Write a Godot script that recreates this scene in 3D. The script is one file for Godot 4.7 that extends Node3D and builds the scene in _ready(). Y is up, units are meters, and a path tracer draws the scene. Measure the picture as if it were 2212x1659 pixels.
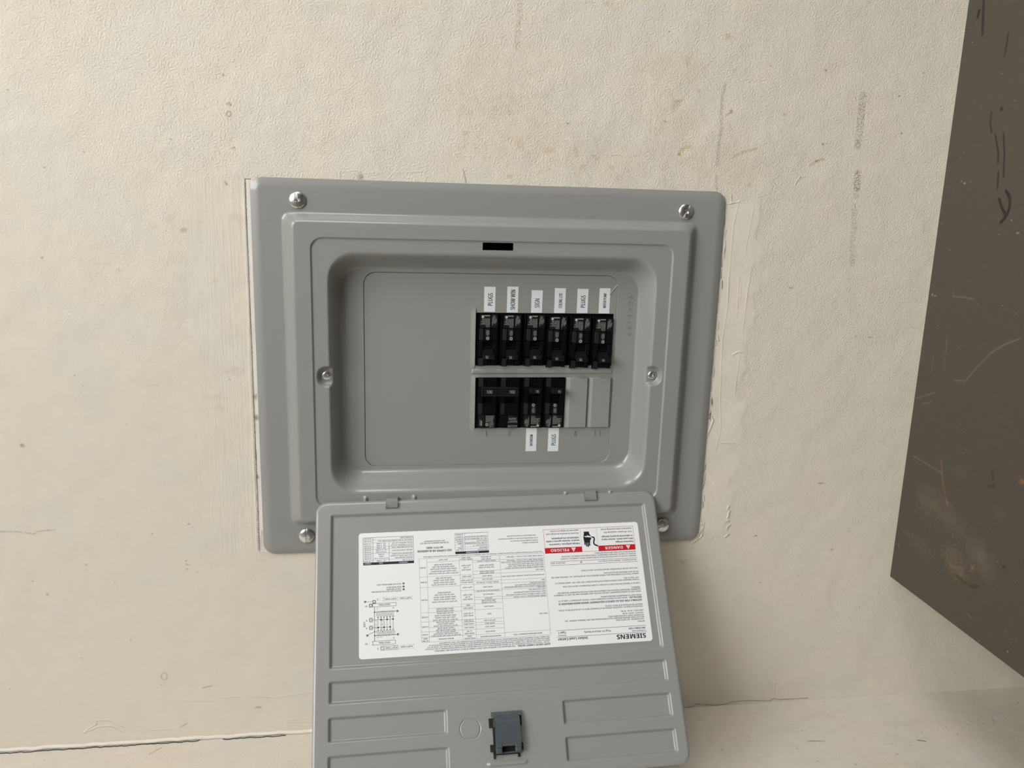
extends Node3D
# Scene in millimetres round the middle of the panel's cover (x right, y up, z out of the wall); v() turns that into metres with the floor at y = 0.
const FLOOR := -420.0
var M := {}
var rng := RandomNumberGenerator.new()
var sans: Font
var bold: Font
var breaker_uv := {}


func v(x: float, y: float, z: float) -> Vector3:
	return Vector3(x, y - FLOOR, z) * 0.001


func _ready() -> void:
	rng.seed = 7
	sans = face(400)
	bold = face(700)
	# camera
	var cam := Camera3D.new()
	cam.name = "camera"
	cam.fov = 2.0 * rad_to_deg(atan(1659.0 / 2.0 / 1790.014))
	cam.near = 0.02
	cam.far = 50.0
	cam.transform = Transform3D(Basis(Vector3(0.98924, 0.02856, 0.14349), Vector3(0.00338, 0.97604, -0.21757), Vector3(-0.14626, 0.21572, 0.96544)).orthonormalized(), v(-110.43, 182.6, 866.71))
	add_child(cam)
	# sky, exposure
	var env := Environment.new()
	env.background_mode = Environment.BG_SKY
	var sm := ProceduralSkyMaterial.new()
	sm.sky_top_color = Color(0.92, 0.925, 0.915)
	sm.sky_horizon_color = Color(0.96, 0.957, 0.935)
	sm.ground_bottom_color = Color(0.3, 0.29, 0.27)
	sm.ground_horizon_color = Color(0.4, 0.39, 0.37)
	env.sky = Sky.new()
	env.sky.sky_material = sm
	env.background_energy_multiplier = 15.0
	env.tonemap_mode = Environment.TONE_MAPPER_LINEAR
	env.tonemap_exposure = 0.75
	env.sdfgi_enabled = true
	env.ssao_enabled = true
	env.ssil_enabled = true
	var we := WorldEnvironment.new()
	we.name = "world"
	we.environment = env
	add_child(we)
	# the ceiling light: a square panel up in front of the wall, left of the electrical panel
	ceiling_light(Vector3(-0.5, 2.46, 0.95), 0.9, 1.15)
	materials()
	room()
	cabinet()
	panel()
	breakers()


func ceiling_light(at: Vector3, side: float, energy: float) -> void:
	var t := thing("ceiling_light", "square white ceiling light panel above and in front of the wall", "ceiling light", at)
	var f := Shape.new()
	f.unit = 1.0
	for s in [[-1, 0], [1, 0], [0, -1], [0, 1]]:
		var c := Vector3(s[0], 0, s[1]) * (side / 2 + 0.015)
		var h := Vector3(0.015 if s[0] else side / 2 + 0.03, 0.02, 0.015 if s[1] else side / 2 + 0.03)
		f.box(c - h, c + h, 0.002)
	put("frame", f, M_white(), t)
	var d := Shape.new()
	d.unit = 1.0
	d.box(Vector3(-side / 2, -0.004, -side / 2), Vector3(side / 2, 0.012, side / 2), 0.001)
	var m := StandardMaterial3D.new()
	m.albedo_color = Color(0.9, 0.9, 0.9)
	m.emission_enabled = true
	m.emission = Color(0.99, 0.995, 1)
	m.emission_energy_multiplier = 6.0
	put("diffuser", d, m, t)
	var l := AreaLight3D.new()
	l.name = "lamp"
	l.area_size = Vector2(side, side)
	l.light_color = Color(0.99, 0.995, 1.0)
	l.light_energy = energy
	l.shadow_enabled = true
	l.position = Vector3(0, -0.012, 0)
	l.rotation_degrees = Vector3(-90, 0, 0)
	t.add_child(l)


# ------------------------------------------------------------------ helpers
func face(weight: int) -> Font:
	var f := SystemFont.new()
	f.font_names = ["Droid Sans"]
	f.font_weight = weight
	f.hinting = TextServer.HINTING_NONE
	return f


func thing(called: String, label: String, category: String, at := Vector3.ZERO, group := "") -> Node3D:
	var o := Node3D.new()
	o.name = numbered(called, self)
	o.position = at
	o.set_meta("label", label)
	o.set_meta("category", category)
	if group:
		o.set_meta("group", group)
	add_child(o)
	return o


func numbered(called: String, under: Node) -> String:
	if not under.has_node(NodePath(called)):
		return called
	var n := 1
	while under.has_node(NodePath("%s_%03d" % [called, n])):
		n += 1
	return "%s_%03d" % [called, n]


func put(called: String, s, m, under: Node = null, label := "") -> MeshInstance3D:
	var o := MeshInstance3D.new()
	var to: Node = under if under else self
	o.name = numbered(called, to)
	o.mesh = s.mesh(m if m is Array else [m]) if s is Shape else s
	if not s is Shape:
		o.material_override = m
	to.add_child(o)
	if label:
		o.set_meta("label", label)
	return o


func structure(called: String, s, m, label: String) -> MeshInstance3D:
	var o := put(called, s, m, self, label)
	o.set_meta("kind", "structure")
	return o


func M_white() -> StandardMaterial3D:
	return plain(Color(0.88, 0.88, 0.86), 0.5)


func plain(c: Color, rough: float, metal := 0.0) -> StandardMaterial3D:
	var m := StandardMaterial3D.new()
	m.albedo_color = c
	m.roughness = rough
	m.metallic = metal
	return m


class Shape:
	# triangles of one mesh; faces turn to the side that their normal shows
	var p := PackedVector3Array()
	var n := PackedVector3Array()
	var t := PackedVector2Array()
	var i := PackedInt32Array()
	var more: Array = []
	var unit := 0.001

	func tri(a: Vector3, b: Vector3, c: Vector3, na: Vector3, nb := Vector3.ZERO, nc := Vector3.ZERO, ua := Vector2.ZERO, ub := Vector2.ZERO, uc := Vector2.ZERO) -> void:
		if nb == Vector3.ZERO:
			nb = na
			nc = na
		var k := p.size()
		p.append_array([a, b, c])
		n.append_array([na, nb, nc])
		t.append_array([ua, ub, uc])
		if (c - a).cross(b - a).dot(na) >= 0:
			i.append_array([k, k + 1, k + 2])
		else:
			i.append_array([k, k + 2, k + 1])

	func quad(a: Vector3, b: Vector3, c: Vector3, d: Vector3, nn: Vector3, u0 := Vector2(0, 0), u1 := Vector2(1, 1)) -> void:
		tri(a, b, c, nn, nn, nn, Vector2(u0.x, u1.y), u1, Vector2(u1.x, u0.y))
		tri(a, c, d, nn, nn, nn, Vector2(u0.x, u1.y), Vector2(u1.x, u0.y), u0)

	func box(lo: Vector3, hi: Vector3, ch: float, keep_back := true) -> void:
		# a box with chamfered edges
		ch = minf(ch, minf(hi.x - lo.x, minf(hi.y - lo.y, hi.z - lo.z)) * 0.45)
		var c := (lo + hi) / 2
		var h := (hi - lo) / 2
		for ax in 3:
			var b := (ax + 1) % 3
			var e := (ax + 2) % 3
			for s in [-1.0, 1.0]:
				if ax == 2 and s < 0 and not keep_back:
					continue
				var nn := Vector3.ZERO
				nn[ax] = s
				var q: Array[Vector3] = []
				for w in [[-1, -1], [1, -1], [1, 1], [-1, 1]]:
					var x := Vector3.ZERO
					x[ax] = s * h[ax]
					x[b] = w[0] * (h[b] - ch)
					x[e] = w[1] * (h[e] - ch)
					q.append(c + x)
				quad(q[0], q[1], q[2], q[3], nn)
				# the edge between this face and the next one round
				for s2 in [-1.0, 1.0]:
					var x0 := Vector3.ZERO
					var x1 := Vector3.ZERO
					x0[ax] = s * h[ax]
					x0[b] = s2 * (h[b] - ch)
					x1[ax] = s * (h[ax] - ch)
					x1[b] = s2 * h[b]
					var up := Vector3.ZERO
					up[e] = h[e] - ch
					var n2 := Vector3.ZERO
					n2[ax] = s
					n2[b] = s2
					quad(c + x0 - up, c + x0 + up, c + x1 + up, c + x1 - up, n2.normalized())
		for sx in [-1.0, 1.0]:
			for sy in [-1.0, 1.0]:
				for sz in [-1.0, 1.0]:
					var s := Vector3(sx, sy, sz)
					tri(c + s * Vector3(h.x, h.y - ch, h.z - ch), c + s * Vector3(h.x - ch, h.y, h.z - ch), c + s * Vector3(h.x - ch, h.y - ch, h.z), s.normalized())

	func prism(line: PackedVector2Array, x0: float, x1: float, inset := 0.0) -> void:
		# a closed outline in (y, z) pushed along x
		var mid := Vector2.ZERO
		for q in line:
			mid += q / line.size()
		for k in line.size():
			var a := line[k]
			var b := line[(k + 1) % line.size()]
			var nn := Vector2(b.y - a.y, a.x - b.x).normalized()
			if nn.dot((a + b) / 2 - mid) < 0:
				nn = -nn
			quad(Vector3(x0, a.x, a.y), Vector3(x1, a.x, a.y), Vector3(x1, b.x, b.y), Vector3(x0, b.x, b.y), Vector3(0, nn.x, nn.y))
		var ids := Geometry2D.triangulate_polygon(line)
		for k in range(0, ids.size(), 3):
			for s in [x0, x1]:
				tri(Vector3(s, line[ids[k]].x, line[ids[k]].y), Vector3(s, line[ids[k + 1]].x, line[ids[k + 1]].y), Vector3(s, line[ids[k + 2]].x, line[ids[k + 2]].y), Vector3(signf(s - (x0 + x1) / 2), 0, 0))

	func tube(pts: PackedVector3Array, r: float, sides := 6, flat := 1.0) -> void:
		# a closed rod along a line; flat squeezes it in z
		var rings: Array = []
		for k in pts.size():
			var dir := (pts[mini(k + 1, pts.size() - 1)] - pts[maxi(k - 1, 0)]).normalized()
			var a := dir.cross(Vector3(0, 0, 1) if absf(dir.z) < 0.9 else Vector3(0, 1, 0)).normalized()
			var b := a.cross(dir)
			var ring := PackedVector3Array()
			for s in sides:
				var q := a * cos(TAU * s / sides) + b * sin(TAU * s / sides)
				q.z *= flat
				ring.append(q)
			rings.append(ring)
		for k in pts.size() - 1:
			for s in sides:
				var s2 := (s + 1) % sides
				var a: Vector3 = rings[k][s]
				var b: Vector3 = rings[k][s2]
				var c: Vector3 = rings[k + 1][s2]
				var d: Vector3 = rings[k + 1][s]
				tri(pts[k] + a * r, pts[k] + b * r, pts[k + 1] + c * r, a, b, c)
				tri(pts[k] + a * r, pts[k + 1] + c * r, pts[k + 1] + d * r, a, c, d)
		for e in [0, pts.size() - 1]:
			var out := (pts[e] - pts[1 if e == 0 else e - 1]).normalized()
			for s in range(1, sides - 1):
				tri(pts[e] + rings[e][0] * r, pts[e] + rings[e][s] * r, pts[e] + rings[e][s + 1] * r, out)

	func relief(xs: PackedFloat32Array, ys: PackedFloat32Array, high: Callable, round_x := 0.0, round_y := 0.0, corner := 0.0, skip = null, skirt := 0.0) -> void:
		# a sheet over a grid, z = high(x, y); the four corners of the outline are rounded, skirt pulls its rim back
		var w := xs.size()
		var h := ys.size()
		var base := p.size()
		var q := PackedVector3Array()
		q.resize(w * h)
		for b in h:
			for a in w:
				var x := xs[a]
				var y := ys[b]
				if corner < 0.0:
					x *= sqrt(maxf(0.0, 1.0 - y * y / (round_y * round_y)))
				elif corner > 0.0 and absf(x) > round_x - corner and absf(y) > round_y - corner:
					var c := Vector2(absf(x) - round_x + corner, absf(y) - round_y + corner)
					c *= maxf(c.x, c.y) / maxf(c.length(), 1e-6)
					x = signf(x) * (round_x - corner + c.x)
					y = signf(y) * (round_y - corner + c.y)
				q[b * w + a] = Vector3(x, y, high.call(x, y))
		var nn := PackedVector3Array()
		nn.resize(w * h)
		for b in h:
			for a in w:
				var dx := q[b * w + mini(a + 1, w - 1)] - q[b * w + maxi(a - 1, 0)]
				var dy := q[mini(b + 1, h - 1) * w + a] - q[maxi(b - 1, 0) * w + a]
				nn[b * w + a] = dx.cross(dy).normalized()
		p.append_array(q)
		n.append_array(nn)
		for k in w * h:
			t.append(Vector2((q[k].x - xs[0]) / (xs[w - 1] - xs[0]), 1.0 - (q[k].y - ys[0]) / (ys[h - 1] - ys[0])))
		var has_skip: bool = skip != null
		for b in h - 1:
			for a in w - 1:
				if has_skip and skip.call((xs[a] + xs[a + 1]) / 2, (ys[b] + ys[b + 1]) / 2):
					continue
				var k := base + b * w + a
				i.append_array([k, k + w + 1, k + 1, k, k + w, k + w + 1])
		if skirt > 0.0:
			var rim := PackedInt32Array()
			for a in w:
				rim.append(a)
			for b in range(1, h):
				rim.append(b * w + w - 1)
			for a in range(w - 2, -1, -1):
				rim.append((h - 1) * w + a)
			for b in range(h - 2, 0, -1):
				rim.append(b * w)
			for k in rim.size():
				var a := q[rim[k]]
				var b := q[rim[(k + 1) % rim.size()]]
				if a.is_equal_approx(b):
					continue
				var out := (b - a).cross(Vector3(0, 0, 1)).normalized()
				var back := Vector3(0, 0, skirt)
				quad(a, b, b - back, a - back, out)

	func shift(by: Vector3) -> void:
		for j in p.size():
			p[j] += by

	func mesh(mats: Array) -> ArrayMesh:
		var m := ArrayMesh.new()
		var all: Array = [self]
		all.append_array(more)
		for k in all.size():
			var s: Shape = all[k]
			var arr := []
			arr.resize(Mesh.ARRAY_MAX)
			var q := s.p.duplicate()
			for j in q.size():
				q[j] *= s.unit
			arr[Mesh.ARRAY_VERTEX] = q
			arr[Mesh.ARRAY_NORMAL] = s.n
			arr[Mesh.ARRAY_TEX_UV] = s.t
			arr[Mesh.ARRAY_INDEX] = s.i
			m.add_surface_from_arrays(Mesh.PRIMITIVE_TRIANGLES, arr)
			m.surface_set_material(k, mats[mini(k, mats.size() - 1)])
		return m


func lines(lo: float, hi: float, step: float, fine: Array) -> PackedFloat32Array:
	# grid lines from lo to hi, closer together in the given [from, to, step] stretches
	var a := PackedFloat32Array([lo, hi])
	var x := lo
	while x < hi:
		var s := step
		for f in fine:
			if x >= f[0] - 1e-4 and x < f[1] - 1e-4:
				s = minf(s, f[2])
		for f in fine:
			if x < f[0] - 1e-4 and x + s > f[0]:
				s = f[0] - x
			if x < f[1] - 1e-4 and x + s > f[1]:
				s = f[1] - x
		x += maxf(s, 0.01)
		if x < hi - 1e-3:
			a.append(x)
	a.sort()
	return a


func rounded(x: float, y: float, hx: float, hy: float, r: float) -> float:
	# distance to a rounded rectangle round 0, negative inside
	var qx := absf(x) - hx + r
	var qy := absf(y) - hy + r
	return Vector2(maxf(qx, 0), maxf(qy, 0)).length() + minf(maxf(qx, qy), 0) - r


func between(x: float, y: float, ox: float, oy: float, orr: float, ix: float, iy: float, ir: float) -> float:
	# 0 outside the outer rounded rectangle, 1 inside the inner one, even in between
	var a := -rounded(x, y, ox, oy, orr)
	if a <= 0:
		return 0.0
	var b := rounded(x, y, ix, iy, ir)
	return 1.0 if b <= 0 else a / (a + b)


func soft(t: float) -> float:
	t = clampf(t, 0, 1)
	return t * t * (3 - 2 * t)


# ------------------------------------------------------------------ painting
class Paint:
	# a picture of a flat surface's own colours, with its relief in millimetres; x, y in millimetres from its lower left corner at (ox, oy)
	var w: int
	var h: int
	var k: float
	var ox: float
	var oy: float
	var rgb := PackedByteArray()
	var z := PackedFloat32Array()
	var grain := PackedByteArray()
	var patch := PackedByteArray()
	var bite := 0.6

	func _init(x0: float, y0: float, x1: float, y1: float, per_mm: float) -> void:
		ox = x0
		oy = y0
		k = per_mm
		w = int(round((x1 - x0) * k))
		h = int(round((y1 - y0) * k))
		rgb.resize(w * h * 3)
		z.resize(w * h)
		var f := FastNoiseLite.new()
		f.seed = 31
		f.noise_type = FastNoiseLite.TYPE_SIMPLEX_SMOOTH
		f.frequency = 0.32
		f.fractal_octaves = 2
		grain = f.get_image(w, h).get_data()
		f.frequency = 0.055
		f.fractal_octaves = 3
		patch = f.get_image(w, h).get_data()

	func mix(at: int, c: Color, a: float) -> void:
		rgb[at * 3] = int(lerpf(rgb[at * 3], c.r * 255, a))
		rgb[at * 3 + 1] = int(lerpf(rgb[at * 3 + 1], c.g * 255, a))
		rgb[at * 3 + 2] = int(lerpf(rgb[at * 3 + 2], c.b * 255, a))

	func blot(x: float, y: float, rx: float, ry: float, c: Color, a: float) -> void:
		# a stain or speck with a ragged edge
		var cx := (x - ox) * k
		var cy := h - (y - oy) * k
		rx = maxf(rx * k, 0.75)
		ry = maxf(ry * k, 0.75)
		var small := maxf(rx, ry) < 3.0
		var reach := 1.5 if small else 1.9
		for py in range(maxi(0, int(cy - ry * reach)), mini(h, int(cy + ry * reach) + 2)):
			for px in range(maxi(0, int(cx - rx * reach)), mini(w, int(cx + rx * reach) + 2)):
				var at := py * w + px
				var g := grain[at] / 255.0 - 0.5
				var b := patch[at] / 255.0 - 0.5
				var d := sqrt(pow((px + 0.5 - cx) / rx, 2) + pow((py + 0.5 - cy) / ry, 2)) + (g * 0.5 if small else g * 0.9 + b * 1.7)
				if d < 1.2:
					mix(at, c, a * (0.42 if small else 0.58) * clampf((1.2 - d) * (2.2 if small else 1.1), 0, 1))

	func near_line(pts: Array, reach: float, f: Callable) -> void:
		for s in range(0, pts.size() - 3, 2):
			var a := Vector2((pts[s] - ox) * k, h - (pts[s + 1] - oy) * k)
			var b := Vector2((pts[s + 2] - ox) * k, h - (pts[s + 3] - oy) * k)
			var r := reach * k
			var ab := b - a
			var l2 := maxf(ab.length_squared(), 1e-6)
			for py in range(maxi(0, int(minf(a.y, b.y) - r)), mini(h, int(maxf(a.y, b.y) + r) + 2)):
				for px in range(maxi(0, int(minf(a.x, b.x) - r)), mini(w, int(maxf(a.x, b.x) + r) + 2)):
					var q := Vector2(px + 0.5, py + 0.5) - a
					var t := q.dot(ab) / l2
					if t < 0 and s > 0 or t > 1.0:
						if t > 1.0 and s + 4 < pts.size():
							continue
						t = clampf(t, 0, 1)
						if s > 0 and q.dot(ab) < 0:
							continue
					var d := (q - ab * clampf(t, 0, 1)).length() / k
					if d < reach:
						f.call(py * w + px, d)

	func stroke(pts: Array, width: float, c: Color, a: float, gaps: float) -> void:
		# a scrape or crack; the higher gaps, the more it breaks up into dots on the grain
		var half := maxf(width / 2, 0.45 / k)
		near_line(pts, half + 0.9 / k, func(at: int, d: float) -> void:
			var g := grain[at] / 255.0
			var s := clampf((half + 0.9 / k - d) * k / 1.6, 0, 1)
			s *= clampf((g - gaps * 0.85) * 6.0 + 0.5, 0, 1)
			mix(at, c, a * s * bite * (0.55 + 0.9 * patch[at] / 255.0)))

	func relief(pts: Array, width: float, high: float) -> void:
		near_line(pts, width, func(at: int, d: float) -> void:
			var s := 1.0 - d / width
			var add := high * s * s * (3 - 2 * s) * (0.6 + 0.8 * grain[at] / 255.0)
			if absf(add) > absf(z[at]) * 0.0:
				z[at] += add * 0.7)

	func colour() -> ImageTexture:
		return ImageTexture.create_from_image(Image.create_from_data(w, h, false, Image.FORMAT_RGB8, rgb))

	func heights() -> ImageTexture:
		return ImageTexture.create_from_image(Image.create_from_data(w, h, false, Image.FORMAT_RF, z.to_byte_array()))


class Print:
	# flat print: words, rules and signs; x right, y down, in millimetres
	var im: Image
	var k: float

	func _init(wide: float, high: float, per_mm: float, ground: Color) -> void:
		k = per_mm
		im = Image.create(int(round(wide * k)), int(round(high * k)), false, Image.FORMAT_RGBA8)
		im.fill(ground)

	func rect(x0: float, y0: float, x1: float, y1: float, c: Color) -> void:
		im.fill_rect(Rect2i(int(round(x0 * k)), int(round(y0 * k)), maxi(1, int(round((x1 - x0) * k))), maxi(1, int(round((y1 - y0) * k)))), c)

	func frame(x0: float, y0: float, x1: float, y1: float, c: Color, wide := 0.2) -> void:
		rect(x0, y0, x1, y0 + wide, c)
		rect(x0, y1 - wide, x1, y1, c)
		rect(x0, y0, x0 + wide, y1, c)
		rect(x1 - wide, y0, x1, y1, c)

	func dashes(x0: float, y0: float, x1: float, y1: float, c: Color) -> void:
		var n := int((x1 - x0) / 2.0)
		for s in n:
			var x := x0 + (x1 - x0) * s / n
			rect(x, y0, x + 1.2, y0 + 0.22, c)
			rect(x, y1, x + 1.2, y1 + 0.22, c)
		for e in [x0, x1]:
			rect(e, y0, e + 0.22, y0 + (y1 - y0) * 0.35, c)
			rect(e, y1 - (y1 - y0) * 0.35, e + 0.22, y1, c)

	func line(x0: float, y0: float, x1: float, y1: float, c: Color, wide := 0.2) -> void:
		var n := int(maxf(absf(x1 - x0), absf(y1 - y0)) * k) + 1
		for s in n + 1:
			var q := Vector2(lerpf(x0, x1, float(s) / n), lerpf(y0, y1, float(s) / n)) * k
			var r := maxf(wide * k / 2, 0.5)
			im.fill_rect(Rect2i(int(round(q.x - r)), int(round(q.y - r)), int(round(r * 2)), int(round(r * 2))), c)

	func disc(x: float, y: float, r: float, c: Color, hollow := 0.0) -> void:
		for py in range(int((y - r) * k), int((y + r) * k) + 2):
			for px in range(int((x - r) * k), int((x + r) * k) + 2):
				var d := Vector2(px + 0.5 - x * k, py + 0.5 - y * k).length() / k
				if d < r and d >= hollow and px >= 0 and py >= 0 and px < im.get_width() and py < im.get_height():
					im.set_pixel(px, py, c)

	func shape(pts: PackedVector2Array, c: Color) -> void:
		var lo := pts[0]
		var hi := pts[0]
		for q in pts:
			lo = lo.min(q)
			hi = hi.max(q)
		for py in range(int(lo.y * k), int(hi.y * k) + 1):
			for px in range(int(lo.x * k), int(hi.x * k) + 1):
				if Geometry2D.is_point_in_polygon(Vector2(px + 0.5, py + 0.5) / k, pts):
					im.set_pixel(px, py, c)

	func words(s: String, x: float, mid: float, cap: float, wide: float, f: Font, c: Color, align := 0, turned := false) -> void:
		# capitals cap millimetres high, centred on the height mid, squeezed to wide when that is given; align 0 left, 1 middle
		var size := maxi(5, int(round(cap * k / 0.714)))
		var ts := TextServerManager.get_primary_interface()
		var tl := TextLine.new()
		tl.add_string(s, f, size)
		var glyphs := ts.shaped_text_get_glyphs(tl.get_rid())
		var key := Vector2i(size, 0)
		for g in glyphs:
			ts.font_render_glyph(g.font_rid, key, g.index)
		var tmp := Image.create(int(tl.get_line_width()) + 6, int(size * 1.5) + 4, false, Image.FORMAT_RGBA8)
		var pen := 3.0
		var base := int(size * 1.1)
		var sheets := {}
		for g in glyphs:
			var idx := ts.font_get_glyph_texture_idx(g.font_rid, key, g.index)
			if idx >= 0:
				var where := str(g.font_rid.get_id()) + "/" + str(idx)
				if not sheets.has(where):
					var sheet := ts.font_get_texture_image(g.font_rid, key, idx)
					sheet.convert(Image.FORMAT_RGBA8)
					sheets[where] = sheet
				var r := ts.font_get_glyph_uv_rect(g.font_rid, key, g.index)
				var off := ts.font_get_glyph_offset(g.font_rid, key, g.index)
				tmp.blend_rect(sheets[where], Rect2i(r), Vector2i(int(round(pen + off.x)), int(round(base + off.y))))
			pen += g.advance
		if wide > 0.0:
			tmp.resize(maxi(2, int(round(wide * k * tmp.get_width() / maxf(1.0, tl.get_line_width())))), tmp.get_height(), Image.INTERPOLATE_LANCZOS)
		var d := tmp.get_data()
		for at in range(0, d.size(), 4):
			d[at] = int(c.r * 255)
			d[at + 1] = int(c.g * 255)
			d[at + 2] = int(c.b * 255)
		tmp = Image.create_from_data(tmp.get_width(), tmp.get_height(), false, Image.FORMAT_RGBA8, d)
		var middle := Vector2(0 if align == 0 else tmp.get_width() / 2.0, base - size * 0.357)
		if turned:
			tmp.rotate_90(COUNTERCLOCKWISE)
			middle = Vector2(middle.y, tmp.get_height() if align == 0 else tmp.get_height() / 2.0)
		im.blend_rect(tmp, Rect2i(Vector2i.ZERO, tmp.get_size()), Vector2i(int(round(x * k - middle.x)), int(round(mid * k - middle.y))))

	func texture() -> ImageTexture:
		var out := im.duplicate()
		out.convert(Image.FORMAT_RGB8)
		return ImageTexture.create_from_image(out)


func materials() -> void:
	# grey enamel with a faint sprayed grain
	var n := FastNoiseLite.new()
	n.seed = 4
	n.frequency = 0.09
	n.fractal_octaves = 3
	var t := NoiseTexture2D.new()
	t.width = 512
	t.height = 512
	t.seamless = true
	t.noise = n
	var ramp := Gradient.new()
	ramp.set_color(0, Color(0.975, 0.975, 0.975))
	ramp.set_color(1, Color(1, 1, 1))
	t.color_ramp = ramp
	var g := plain(Color(0.56, 0.56, 0.553), 0.36)
	g.clearcoat_enabled = true
	g.clearcoat = 0.45
	g.clearcoat_roughness = 0.1
	g.albedo_texture = t
	g.uv1_triplanar = true
	g.uv1_scale = Vector3(9, 9, 9)
	M.enamel = g
	M.shell = plain(Color(0.2, 0.2, 0.2), 0.7)
	M.black = plain(Color(0.035, 0.035, 0.04), 0.4)
	M.black.metallic_specular = 0.3
	M.pad = plain(Color(0.12, 0.12, 0.118), 0.6)
	M.handle = plain(Color(0.075, 0.075, 0.075), 0.4)
	M.pad.metallic_specular = 0.35
	M.handle.metallic_specular = 0.35
	M.zinc = plain(Color(0.88, 0.89, 0.9), 0.27, 1.0)
	M.clip = plain(Color(0.5, 0.505, 0.5), 0.45)
	M.latch = plain(Color(0.27, 0.3, 0.32), 0.42)
	M.latch_dark = plain(Color(0.06, 0.065, 0.075), 0.5)
	M.cream = plain(Color(0.838, 0.81, 0.756), 0.75)
	M.brown = plain(Color(0.275, 0.248, 0.215), 0.55)
	M.dark = plain(Color(0.3, 0.27, 0.24), 0.7)
	M.boards = plain(Color(0.36, 0.31, 0.26), 0.6)
	M.ceiling = plain(Color(0.86, 0.85, 0.83), 0.8)


func fill(c: Paint, base: Color, mottle: float, seed_: int) -> void:
	# the coat of paint: two tints that drift into each other
	var f := FastNoiseLite.new()
	f.seed = seed_
	f.frequency = 0.006
	f.fractal_octaves = 4
	var a := f.get_image(c.w, c.h).get_data()
	f.seed = seed_ + 1
	f.frequency = 0.03
	var b := f.get_image(c.w, c.h).get_data()
	for k in c.w * c.h:
		var p := (a[k] / 255.0 - 0.5) * mottle
		var q := (b[k] / 255.0 - 0.5) * mottle * 0.6 + (c.grain[k] / 255.0 - 0.5) * mottle * 0.5
		c.rgb[k * 3] = int(clampf(base.r + p * 0.6 + q, 0, 1) * 255)
		c.rgb[k * 3 + 1] = int(clampf(base.g + q, 0, 1) * 255)
		c.rgb[k * 3 + 2] = int(clampf(base.b - p * 0.5 + q, 0, 1) * 255)


func painted(c: Paint, rough: float) -> StandardMaterial3D:
	var m := StandardMaterial3D.new()
	m.albedo_texture = c.colour()
	m.roughness = rough
	m.texture_repeat = false
	m.heightmap_enabled = true
	m.heightmap_texture = c.heights()
	m.heightmap_scale = 0.1
	return m


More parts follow.
